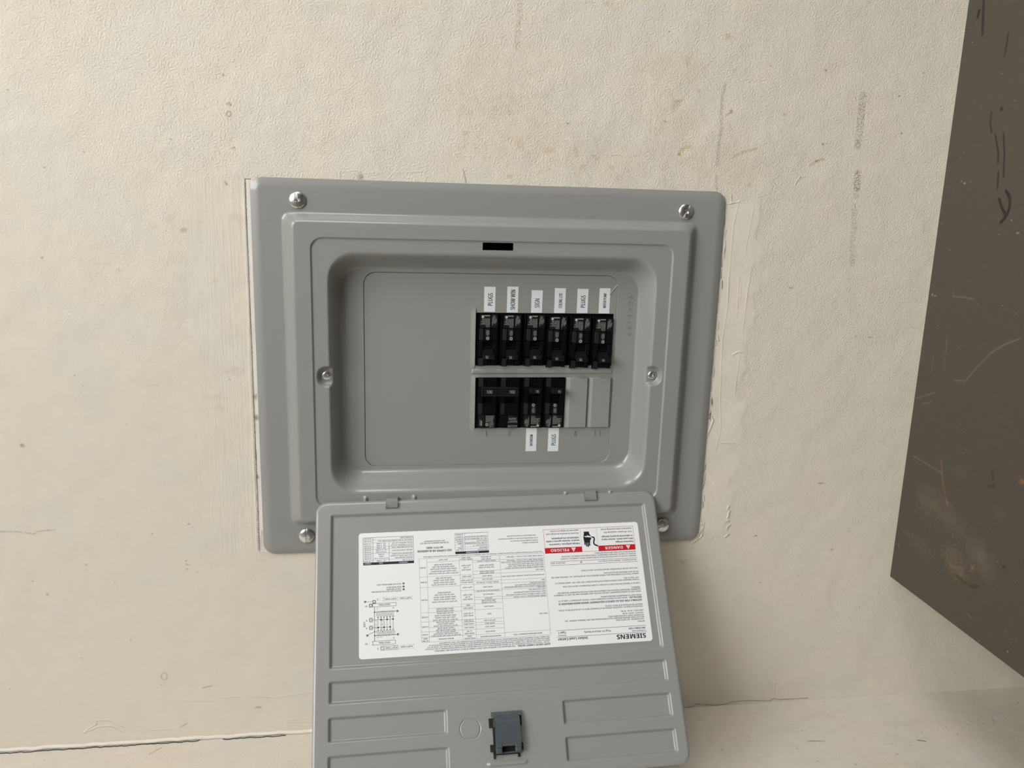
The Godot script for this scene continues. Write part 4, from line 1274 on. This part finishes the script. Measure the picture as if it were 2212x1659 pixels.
	for q in [[5.5, 238.0, "1 IN ANY - THE ACTUAL RATING IS DEPENDENT ON THE BRANCH BREAKERS INSTALLED IN THIS PANELBOARD AND THE MAIN/FEEDER BREAKER, IF ANY, INSTALLED"], [7.3, 236.0, "AHEAD OF THIS PANELBOARD. THE CORRECT MAIN BREAKER/FEEDER/MAIN BRANCH BREAKER SERIES COMBINATIONS TO BE USED ARE LISTED IN THE"], [9.1, 234.6, "TABULATION BELOW. ANY CIRCUIT BREAKER INSTALLED, REPLACED, OR ADDED IN THIS PANELBOARD MUST BE MANUFACTURED BY SIEMENS AND MUST BE OF"], [10.9, 224.3, "THE CORRECT TYPE AS PERMITTED IN THE TABULATION BELOW. USE OF OTHER CIRCUIT BREAKERS IN THIS EQUIPMENT MAY VOID THE WARRANTY."]]:
		p.words(q[2], 109.2, q[0], 1.2, q[1] - 109.2, sans, k)
	var cols := [108.5, 156.5, 186.0, 200.0, 234.2, 242.0]
	var rows := [[17.2, 51.6, 53.6, 61.0, 62.4, 67.6, 70.8, 78.2, 82.0, 89.9, 92.4], [16.9, 22.3, 26.5, 28.8, 32.5, 41.8, 47.7, 52.0, 54.3, 59.9, 61.5, 67.8, 71.2, 74.2, 78.2, 81.6, 90.8, 92.9], [17.1, 22.5, 26.4, 29.9, 32.8, 42.2, 45.9, 48.2, 62.2, 68.2, 74.7, 78.1, 93.5], [17.2, 22.6, 26.7, 32.5, 41.5, 45.8, 67.3, 78.1, 93.1], [17.3, 22.6, 32.6, 41.6, 67.3, 78.0]]
	var says := [["MAIN BREAKER (SIEMENS TYPE)", "NONE USED", "HDGB HEGB Class J, T, R or L fuses", "HJXD-A HJ6D-A HMXD-A LXD6-A LMD6-A MD6 ND6|HND6 HHND6 HMD6 HLXD6 NLGA NMG NPG|FXD6 HFD6 RXD6 NNG", "EJ6 EJX6", "JD6-A JXD6-A LXD6-A LD6-A LMD6 MD6 MXD6 ND6|HJD6 HLD6 HMD6 NJGA NLGA NMG NPG|RD6 RXD6 NNG MPG", "NONE", "LJGA MLGA DLGA NLG BLGA LFNJ WMG LMNG WPNG LPNG", "NONE USED", "HJXD-A HJ6D-A HMXD-A HLXD-A HHLD-A LMXD-A|HJ6D HJXD HLXD HLMD HMD HMXD UPNG UNXP|HED4 HFXD HFD6 HJD6 HLMD HHND RXD6 NNG|HJGA HLGA HHMG SJ6D SMGA SND6 Class J, T, R or L Fuses", "HEDB HFDB 200V Class T Fuses - 100A Max", "HDGB HFGB 200V Class T Fuses - 100A Max"],
		["MAIN/FEEDER BREAKER", "NONE USED", "NONE USED", "NONE USED", "QPH BLH LMH", "QSHV", "NONE USED", "ED4 EQ6 HQPHBL|MBR GEAR UEHB", "QPH BLH", "QPH BLH QS", "NONE USED or QP BL QS", "NONE USED", "NONE USED or QP BL QS", "QPH BLH QS", "NONE USED", "HED4 HQPH HEAB|HQPH HQPH HEAB", "CD4 EDB QS SEXB|MEAR SEAL MEAS", "NONE USED or QP BL", "NONE USED|or QPH BLH"],
		["PANELBOARD|MAIN", "NONE USED|or QP", "NONE USED", "LUNEQ QPPH", "NONE USED|or QP QPH", "NONE USED|or QP QPH", "NONE USED", "HQP*", "NONE USED|or QP|QPH* HQP*", "QPH* HQP*", "NONE USED or|QP QPH* HQP*", "QPH* HQP*", "NONE USED|or QP|QPH* HQP*", "NONE USED or|QPH* HQP*"],
		["BRANCH BREAKER", "QP QAF QT QTA QPF QPHF QAF2|QAFH QAFN QP2 QPHN QPF2|QAFN2 QPHF2 QE QE2", "QPH* QPHF QPHN QAF|HQPF2 QPHF QPHB", "QP QT QTN QAF QPF QAFN|QAFH QAFN2 QPF2|QPHF QPHN QE QPHB", "QP QPH* QT QTN QAF QAFN|QAFH QPF QPF2 QAFN2|QPHF QPHN QPHF2 QPAN|QE QE2 QEB QEHB", "HQP* HQPF2 HQPHN|HQPF2 HQPFB HQEB", "QP QPH* QT QTN QAF QAFN|QAFH QAFN2 QPHF QPHN|QPAF QAFN2 QPF2 QPHF2|QPF QE QE2 QEH QEB|QE QEHB HQEB", "QP QPH* QT QTN QAF QAFN|QAFH QAF2 QPHF QPHN|HQPF QPAF QPF2 QPHF2|QPHB QE QEH QEB", "QP QPH* HQP* QT QTN QTAN QAF|QAFH QAFN QPF QPHN QPHF2|HQPN HQPF QAFN2 QPF2 QAFN|HQPF HQPHB QE QE2 QEH|QPAN QE QEHB HQEB", "QPH* HQP*"],
		["INT RMS|AMPS", "10,000", "22,000", "42,000", "65,000", "85,000", "100,000"]]
	for c in 5:
		var all: Array = [12.5]
		all.append_array(rows[c])
		all.append(97.2)
		for r in all.size():
			p.rect(cols[c], all[r], cols[c + 1], all[r] + 0.18, k)
			if r + 1 < all.size() and r < says[c].size():
				var parts: PackedStringArray = says[c][r].split("|")
				var room_: float = all[r + 1] - all[r]
				var pitch := minf(2.3, (room_ - 0.3) / parts.size())
				for n in parts.size():
					var mid: float = all[r] + room_ / 2 + (n - (parts.size() - 1) / 2.0) * pitch
					if c == 0 and r > 0:
						p.words(parts[n], cols[0] + 0.8, mid, minf(1.2, pitch * 0.66), minf(46, parts[n].length() * 1.02), sans, k)
					else:
						p.words(parts[n], (cols[c] + cols[c + 1]) / 2, mid, minf(1.25, pitch * 0.66), minf(cols[c + 1] - cols[c] - 1.2, parts[n].length() * 1.12), sans, k, 1)
	for x in cols:
		p.rect(x - 0.09, 12.5, x + 0.09, 97.3, k)
	p.words("* Type QPH and HQP breakers included in this panel are limited to 100 amps max. when installed on a circuit capable of delivering fault current greater than 10,000 amps.", 108.6, 98.8, 1.15, 129, sans, k)
	# accessories
	p.rect(167.7, 100.4, 203.7, 103.0, k)
	p.words("ACCESSORIES", 185.7, 101.7, 1.4, 14, bold, white, 1)
	p.frame(167.7, 102.9, 203.7, 122.5, k, 0.2)
	p.rect(193.0, 103, 193.2, 122.5, k)
	var ay := [103.0, 105.3, 107.6, 110.2, 112.7, 115.0, 117.3, 122.4]
	var an := [["DESCRIPTION", "CAT. NO."], ["DOOR LOCK", "ECQFL3"], ["FILLER PLATE  1\"", "QF3"], ["125 AMP HOLD DOWN/BARRIER", "ECMBRD"], ["FEED LUG KIT", "ECQFLK2"], ["150, 125 AMP MAIN LUG KIT", "ECLMK125"], ["STANDBY PWR INTERLOCK KIT", "ECSBPK01"]]
	for r in 7:
		p.rect(167.7, ay[r + 1], 203.7, ay[r + 1] + 0.18, k)
		p.words(an[r][0], 168.3, (ay[r] + minf(ay[r + 1], ay[r] + 2.6)) / 2, 1.2, an[r][0].length() * 0.98, sans, k)
		p.words(an[r][1], 194, (ay[r] + minf(ay[r + 1], ay[r] + 2.6)) / 2, 1.2, an[r][1].length() * 1.05, sans, k)
	p.words("ECSBPK02", 194, 121, 1.2, 8.4, sans, k)
	p.words("Assembled in Mexico", 113.1, 109.2, 1.25, 17.8, sans, k)
	p.words("© 2024 Copyright Siemens Industry, Inc.", 113.1, 111.6, 1.25, 30.7, sans, k)
	p.words("® The National Electrical Code is a registered trademark", 113.1, 114.3, 1.25, 43.2, sans, k)
	p.words("of the National Fire Protection Association", 114.7, 117.0, 1.25, 32.3, sans, k)
	p.words("USE COPPER OR ALUMINUM", 207, 105, 2.1, 36.4, bold, k)
	p.words("60°/75°C WIRE", 216.1, 108.4, 1.9, 17.8, bold, k)
	p.words("SEE BREAKER MARKINGS FOR WIRE SIZE", 209.8, 113.4, 1.3, 30.5, sans, k)
	p.words("AND TORQUE REQUIREMENTS", 213.8, 115.4, 1.3, 22.3, sans, k)
	# torque table
	p.rect(247.6, 93.2, 300.2, 95.8, k)
	p.words("TERMINALS", 253.5, 94.6, 1.3, 9.5, bold, white)
	p.words("WIRE", 279.5, 94.6, 1.3, 4.2, bold, white)
	p.words("TORQUE", 291.3, 94.6, 1.3, 7.2, bold, white)
	p.frame(247.6, 95.6, 300.2, 122.0, k, 0.25)
	p.rect(273.0, 95.8, 273.25, 116.5, k)
	p.rect(289.9, 95.8, 290.15, 122, k)
	var ty := [95.8, 98.3, 105.2, 109.6, 111.8, 116.5, 119.3, 122.0]
	var tn := [["A, B, Q, N2", "1/0 - 4 AWG", "110 LB-INS."], ["NEUTRAL/GROUND BARS|(USE TYPE ECGB or ECBGB|GND BAR KIT ACCESSORY)", "12-14 CU/10-12 AL|8 AWG|6-4 AWG", "20 LB-INS.|25 LB-INS.|35 LB-INS."], ["GROUND CONDUCTORS ONLY", "10/12/14 AWG|(2) 12-14 AWG", "20 LB-INS.|25 LB-INS."], ["N2, ECLX2 NEUTRAL LUGS", "2/0 - 4 AWG", "50 LB-INS."], ["ECLX1/2 NEUTRAL LUG KIT|ECLX3, NEUTRAL LUG KIT", "2/0 - 6 AWG|3/0 - 4 AWG", "45 LB-INS.|110 LB-INS."], ["MAIN LUG TO BUS CONNECTION (WIRE NUT)", "", "45 LB-INS."], ["BONDING SCREW", "", "40 LB-INS."]]
	for r in 7:
		p.rect(247.6, ty[r + 1] - 0.1, 300.2, ty[r + 1] + 0.1, k)
		for c in 3:
			var parts: PackedStringArray = tn[r][c].split("|")
			for n in parts.size():
				var mid: float = (ty[r] + ty[r + 1]) / 2 + (n - (parts.size() - 1) / 2.0) * 2.1
				if parts[n] and c == 1:
					p.words(parts[n], 281.5, mid, 1.25, parts[n].length() * 0.9, sans, k, 1)
				elif parts[n]:
					p.words(parts[n], [248.4, 0.0, 291.2][c], mid, 1.25, parts[n].length() * (0.98 if c == 0 else 0.78), sans, k)
	# wiring diagram
	bullet(p, "1", 259, 66.5)
	bullet(p, "2", 259, 69.5)
	bullet(p, "3", 259, 72.6)
	for q in [[65.4, 30.7, "NEUTRAL BUS FOR PLUG-ON NEUTRAL"], [67.3, 15.4, "CIRCUIT BREAKERS"], [69.4, 15.3, "BOND WHEN REQ'D"], [72.4, 25, "BACK-FED BRKR WHEN USED"]]:
		p.words(q[2], 261, q[0], 1.35, q[1], sans, k)
	for q in [[250.3, 264.2, 55.9, 59.3], [265.5, 279.6, 55.6, 59.2], [250.1, 264.2, 7.6, 11.3]]:
		p.dashes(q[0], q[2], q[1], q[3], k)
		p.words("EQPT GND", (q[0] + q[1]) / 2, (q[2] + q[3]) / 2 + 0.1, 1.6, q[1] - q[0] - 2.2, sans, k, 1)
	p.dashes(279.8, 55.6, 283.6, 59.2, k)
	p.words("G", 284.5, 57.7, 1.6, 1.6, sans, k)
	p.frame(267.0, 50.3, 291.0, 53.8, k, 0.25)
	p.words("NEUTRAL", 279, 52.1, 1.7, 12, sans, k, 1)
	p.frame(268.1, 12.8, 290.9, 16.7, k, 0.25)
	p.words("NEUTRAL", 279.5, 14.8, 1.7, 12, sans, k, 1)
	p.dashes(291.0, 12.9, 294.5, 16.5, k)
	p.words("N1", 295.8, 51.5, 1.6, 2.6, sans, k)
	p.words("N2", 295.8, 14.4, 1.6, 2.8, sans, k)
	p.frame(265.7, 7.4, 283.2, 11.4, k, 0.3)
	p.rect(279.7, 7.4, 279.95, 11.4, k)
	p.words("EQPT GND", 272.7, 9.4, 1.7, 12, sans, k, 1)
	p.words("G", 284.6, 9.3, 1.7, 1.8, sans, k)
	p.disc(281.5, 9.4, 1.3, k, 1.05)
	for q in [[291.0, 50.2, 294.6, 53.8], [287.6, 53.9, 290.9, 57.2], [290.9, 35.6, 294.5, 39.6], [290.9, 28.0, 294.5, 32.0]]:
		p.frame(q[0], q[1], q[2], q[3], k, 0.35)
		p.disc((q[0] + q[2]) / 2, (q[1] + q[3]) / 2, 1.4, k, 1.0)
	p.words("B", 295.8, 37.2, 1.6, 1.4, sans, k)
	p.words("A", 295.8, 29.6, 1.6, 1.6, sans, k)
	p.words("LINE", 299.2, 33.5, 1.9, 6, sans, k, 1, true)
	p.line(297.8, 55.9, 291.2, 55.7, k, 0.28)
	bullet(p, "2", 298.4, 56)
	p.line(289, 16.8, 289, 50.3, k, 0.4)
	for y in [45.1, 22.1]:
		p.line(289, y, 267.4, y, k, 0.4)
		p.disc(289, y, 0.65, k)
		bullet(p, "1", 265.8, y)
	for n in 12:
		var x := 286.4 - n * 1.52
		p.line(x, 44.2, x, 46.7, k, 0.22)
		p.line(x, 23.0, x, 21.0, k, 0.22)
		p.line(x, 44.2, x + 0.9, 42.4, k, 0.26)
		p.line(x + 0.9, 42.4, x - 0.5, 40.6, k, 0.26)
		p.line(x, 23.0, x - 0.9, 24.6, k, 0.26)
		p.line(x - 0.9, 24.6, x + 0.5, 26.6, k, 0.26)
	for n in 6:
		var x := 285.5 - n * 3.02
		p.line(x, 27.4, x, 39.8, k, 0.28)
		p.disc(x, 39.8, 0.7, k, 0.42)
		p.disc(x, 27.2, 0.7, k, 0.42)
		p.disc(x, 37.4 if n % 2 else 29.8, 0.85, k)
	p.line(290.8, 37.5, 270.4, 37.4, k, 0.35)
	p.line(290.8, 29.9, 273.4, 29.8, k, 0.35)
	p.line(296.3, 22.8, 289, 26, k, 0.25)
	p.disc(289, 26, 0.6, k)
	bullet(p, "3", 296.4, 22.6)
	for n in 4:
		p.rect(287.2, 24.5 + n * 3.6, 287.5, 26.6 + n * 3.6, k)
		p.rect(281.0, 24.5 + n * 3.6, 281.3, 26.6 + n * 3.6, k)
		p.rect(281.5 + n * 1.6, 20.1, 282.5 + n * 1.6, 20.35, k)
	p.words("1", 286.2, 18.9, 1.3, 0.8, sans, k, 1)
	p.words("23", 269.9, 18.9, 1.3, 1.9, sans, k, 1)
	p.words("2", 286.2, 48.6, 1.3, 1.2, sans, k, 1)
	p.words("24", 269.9, 48.6, 1.3, 1.9, sans, k, 1)


# ------------------------------------------------------------------ breakers; each is built upright and turned over for the top row
func breakers() -> void:
	var up := Print.new(19.7, 28.2, 24.0, Color(0.035, 0.035, 0.04))
	var c := Color(0.82, 0.82, 0.8)
	# picture rows run from y = 0 down to -28.2; x from -9.85
	for q in [[8.2, 15.0, "1 Pole"], [8.2, 16.4, "Type QP"], [8.2, 17.8, "Interrupting Rating"], [8.2, 19.2, "Plug-on Volts"], [8.2, 20.6, "40C Ambient AWG"], [8.2, 22.0, "120/240V 10kA"], [8.2, 23.4, "Class CTL SWD"]]:
		up.words(q[2], q[0], q[1], 0.95, minf(10.3, q[2].length() * 0.66), sans, c)
	up.words("SIEMENS", 8.2, 26.9, 1.0, 6.4, bold, c)
	up.disc(16.2, 25.8, 1.35, c)
	up.words("SA", 16.2, 25.8, 1.2, 1.5, bold, Color(0.035, 0.035, 0.04), 1)
	for q in [[1.6, 22.5, "HACR"], [3.0, 23.0, "CU-AL TERMINAL"], [4.4, 23.6, "WIRE 60/75 C"], [5.6, 21.5, "14-6 AWG TORQUE 20"]]:
		up.words(q[2], q[0], q[1] - 0.6, 0.95, 9.0 if q[2].length() > 6 else 4.0, sans, c, 1, true)
	up.disc(10.3, 2.4, 1.65, c, 1.2)
	up.words("UL", 10.3, 2.4, 1.1, 1.3, bold, c, 1)
	for q in [[9.4, 8.6, "LISTED"], [10.6, 8.2, "CIRCUIT BKR"], [11.8, 8.6, "E-7413"]]:
		up.words(q[2], q[0], q[1], 0.95, 6.4 if q[2].length() > 6 else 4.6, sans, c, 1, true)
	var m := plain(Color(1, 1, 1), 0.42)
	m.albedo_texture = up.texture()
	M.print = m
	var fifteen := Print.new(5, 4, 30.0, Color(0.075, 0.075, 0.075))
	fifteen.words("15", 2.5, 2.0, 2.5, 3.2, sans, Color(0.8, 0.8, 0.78), 1)
	m = plain(Color(1, 1, 1), 0.4)
	m.albedo_texture = fifteen.texture()
	M.fifteen = m
	var first := single_breaker(true)
	var where := ["PLUGS, far left of the top row", "SHOW WIN", "SIGN", "CEILING LITE", "PLUGS, fifth in the top row", "WATER PUMP"]
	var xs := [-5.15, 20.35, 46.5, 70.95, 97.3, 122.5]
	var ys := [63.1, 62.8, 62.9, 61.4, 60.4, 59.8]
	for n in 6:
		var b: Node3D = first if n == 0 else again(first)
		b.position = v(xs[n], ys[n] - 28.2, -10)
		b.rotation.z = PI - deg_to_rad(0.5)
		b.set_meta("label", "black 15 amp breaker under the tape label %s" % where[n])
	var second := single_breaker(false)
	for q in [[46.45, -34.8, "BATHROOM"], [70.85, -35.1, "PLUGS, bottom row"]]:
		var b: Node3D = second if q[2] == "BATHROOM" else again(second)
		b.position = v(q[0], q[1], -10)
		b.rotation.z = -deg_to_rad(0.5)
		b.set_meta("label", "black 15 amp breaker above the tape label %s" % q[2])
	main_breaker()


func again(o: Node3D) -> Node3D:
	var c: Node3D = o.duplicate()
	c.name = numbered("circuit_breaker", self)
	add_child(c)
	return c


func pole(s: Shape, pads: Shape, x: float, turned: bool) -> void:
	# one breaker case round x; the case behind, and the stepped face with a well for the handle
	s.box(Vector3(x - 12.4, -31, -42), Vector3(x + 12.4, 31, -4.5), 0.6)
	s.box(Vector3(x + 10.2, -28.4, -4.6), Vector3(x + 11.2, 28.4, -1.5), 0.3)
	# head above the well
	(s if turned else pads).box(Vector3(x - 9.8, 18.0, -5), Vector3(x - 4.6, 27.4, 0.0), 0.35)
	s.box(Vector3(x - 3.6, 18.0, -5), Vector3(x - 1.2, 27.4, -0.9), 0.3)
	s.box(Vector3(x - 0.6, 18.0, -5), Vector3(x + (4.2 if turned else 9.6), 27.0, -0.4), 0.35)
	if turned:
		pads.box(Vector3(x + 4.6, 19.6, -5), Vector3(x + 9.8, 28.2, -0.1), 0.35)
	# frame of the well
	s.box(Vector3(x - 9.85, 0.6, -5), Vector3(x - 5.6, 17.6, 0.9), 0.45)
	s.box(Vector3(x + 5.4, 0.6, -5), Vector3(x + 9.85, 17.6, 0.9), 0.45)
	s.box(Vector3(x - 5.7, 16.4, -5), Vector3(x + 5.5, 17.6, 0.7), 0.3)
	s.box(Vector3(x - 3.6, 6.6, -5), Vector3(x + 3.4, 8.4, -0.6), 0.3)
	# waist
	(s if turned else pads).box(Vector3(x - 9.8, -13.2, -5), Vector3(x - 5.2, -0.2, 0.2), 0.35)
	s.box(Vector3(x - 5.0, -13.2, -5), Vector3(x - 2.5, -0.2, -0.3), 0.3)
	s.box(Vector3(x - 2.2, -13.4, -5), Vector3(x + (4.6 if turned else 9.6), 0.4, 0.3), 0.4)
	if turned:
		pads.box(Vector3(x + 5.0, -13.0, -5), Vector3(x + 9.7, -0.2, 0.3), 0.4)
	# foot with the print on it
	s.box(Vector3(x - 9.85, -28.2, -5), Vector3(x - 2.5, -13.6, 0.4), 0.4)
	s.box(Vector3(x - 2.2, -28.2, -5), Vector3(x + 9.6, -13.7, 0.5), 0.4)


func printed(at: Array, z: float, u: Array) -> Shape:
	var s := Shape.new()
	for k in at.size():
		var q: Array = at[k]
		var r: Array = u[k]
		s.quad(Vector3(q[0], q[1], z), Vector3(q[2], q[1], z), Vector3(q[2], q[3], z), Vector3(q[0], q[3], z), Vector3(0, 0, 1), Vector2(r[0], r[1]), Vector2(r[2], r[3]))
	return s


func handle(x: float) -> Shape:
	var s := Shape.new()
	# a stem out of the well and the broad grip at its end
	s.prism(PackedVector2Array([Vector2(7.5, -5), Vector2(14.0, 8.5), Vector2(13.2, 12.4), Vector2(13.6, 12.8), Vector2(18.3, 12.8), Vector2(18.7, 12.4), Vector2(18.4, 6.0), Vector2(16.2, -5)]), x - 5.6, x + 5.6)
	s.box(Vector3(x - 6.2, 13.2, 7.5), Vector3(x + 6.2, 18.7, 12.9), 0.5)
	return s


func single_breaker(turned: bool) -> Node3D:
	var t := thing("circuit_breaker", "", "circuit breaker", Vector3.ZERO, "black 15 amp circuit breakers in the panel")
	var s := Shape.new()
	var pads := Shape.new()
	pole(s, pads, 0, turned)
	s.more = [pads]
	put("case", s, [M.black, M.pad], t)
	var h := put("toggle_handle", handle(0), M.handle, t)
	put("rating_mark", printed([[-0.6, 13.9, 4.4, 17.9]], 12.96, [[0, 0, 1, 1]]), M.fifteen, h)
	# print on foot and waist, cut out of one sheet
	put("printed_label", printed([[-9.6, -28.0, -2.7, -13.8], [-1.9, -28.0, 9.3, -13.9], [-1.9, -13.2, 3.6, -0.3]], 0.56,
		[[0.25 / 19.7, 13.8 / 28.2, 7.15 / 19.7, 28.0 / 28.2], [7.95 / 19.7, 13.9 / 28.2, 19.15 / 19.7, 28.0 / 28.2], [7.95 / 19.7, 0.3 / 28.2, 13.45 / 19.7, 13.2 / 28.2]]), M.print, t)
	return t


func main_breaker() -> void:
	var t := thing("main_breaker", "black double 100 amp breaker with tied handles at the left of the bottom row", "circuit breaker", v(8.15, -34.7, -10))
	t.rotation.z = -deg_to_rad(0.4)
	for x in [-12.4, 12.4]:
		var s := Shape.new()
		var pads := Shape.new()
		pole(s, pads, x, false)
		s.more = [pads]
		put("case", s, [M.black, M.pad], t)
	var tie := Shape.new()
	for x in [-12.4, 12.4]:
		tie.prism(PackedVector2Array([Vector2(7.5, -5), Vector2(12.5, 9.0), Vector2(18.3, 9.0), Vector2(16.2, -5)]), x - 5.4, x + 5.4)
	tie.box(Vector3(-20.3, 10.6, 8.0), Vector3(20.0, 20.2, 12.4), 0.8)
	for q in [[-20.3, 10.6, 20.0, 11.6], [-20.3, 19.2, 20.0, 20.2], [-20.3, 10.6, -19.2, 20.2], [18.6, 10.6, 20.0, 20.2]]:
		tie.box(Vector3(q[0], q[1], 11.5), Vector3(q[2], q[3], 13.4), 0.4)
	tie.box(Vector3(-6.0, 12.6, 12.0), Vector3(-4.4, 18.2, 13.0), 0.4)
	var h := put("handle_tie", tie, M.handle, t)
	var pr := Print.new(9, 5, 26.0, Color(0.075, 0.075, 0.075))
	pr.words("100", 4.5, 2.5, 3.3, 6.2, sans, Color(0.7, 0.7, 0.68), 1)
	var m := plain(Color(1, 1, 1), 0.4)
	m.albedo_texture = pr.texture()
	for x in [-16.6, 8.2]:
		put("rating_mark", printed([[x, 12.9, x + 9, 17.9]], 12.46, [[0, 0, 1, 1]]), m, h)
	var ink := Color(0.82, 0.82, 0.8)
	var p := Print.new(44.6, 14.4, 24.0, Color(0.035, 0.035, 0.04))
	for q in [["2 Pole Type QP", 0.9, 9.5], ["Interrupting Rating", 2.2, 9.0], ["Plug-on Volts A", 3.5, 8.6], ["40C AMB 120/240", 4.8, 8.6], ["75C WIRE 1-4 AWG", 6.1, 8.0], ["CLASS CTL HACR", 7.4, 8.4]]:
		p.words(q[0], 8.2, q[1], 0.95, q[2], sans, ink)
	p.disc(9.9, 10.6, 1.6, ink, 1.2)
	p.words("UL", 9.9, 10.6, 1.0, 1.2, bold, ink, 1)
	for q in [["LISTED", 9.0], ["CIRCUIT BKR", 10.4], ["UNIT 7413", 11.8], ["NO. 2", 13.2]]:
		p.words(q[0], 12.4, q[1], 0.95, 4.6, sans, ink)
	p.words("SIEMENS", 3.9, 9.0, 0.95, 6.0, bold, ink, 1, true)
	p.words("120/240 V~", 2.4, 8.0, 0.95, 7.6, sans, ink, 1, true)
	for q in [["CU-AL WIRE 60/75", 3.4, 8.6, 34.0], ["TORQUE 50 LB-IN", 4.7, 8.0, 34.0], ["CIRCUIT BREAKER 2P", 6.6, 9.0, 35.4], ["INTERRUPT RATING 10KA", 7.9, 10.6, 33.0]]:
		p.words(q[0], q[3], q[1], 0.95, q[2], sans, ink)
	p.words("ASSEMBLED FOR PANELBOARD", 32.9, 12.0, 0.95, 11.0, sans, ink)
	p.words("SERIES 10 22 42 65", 32.9, 13.3, 0.95, 10.0, sans, ink)
	m = plain(Color(1, 1, 1), 0.42)
	m.albedo_texture = p.texture()
	var at := []
	var uv := []
	for q in [[-22.0, -15.1], [-14.3, -3.1], [10.5, 21.7]]:
		at.append([q[0], -28.0, q[1], -13.9])
		uv.append([(q[0] + 22.3) / 44.6, 0.01, (q[1] + 22.3) / 44.6, 0.99])
	put("printed_label", printed(at, 0.56, uv), m, t)
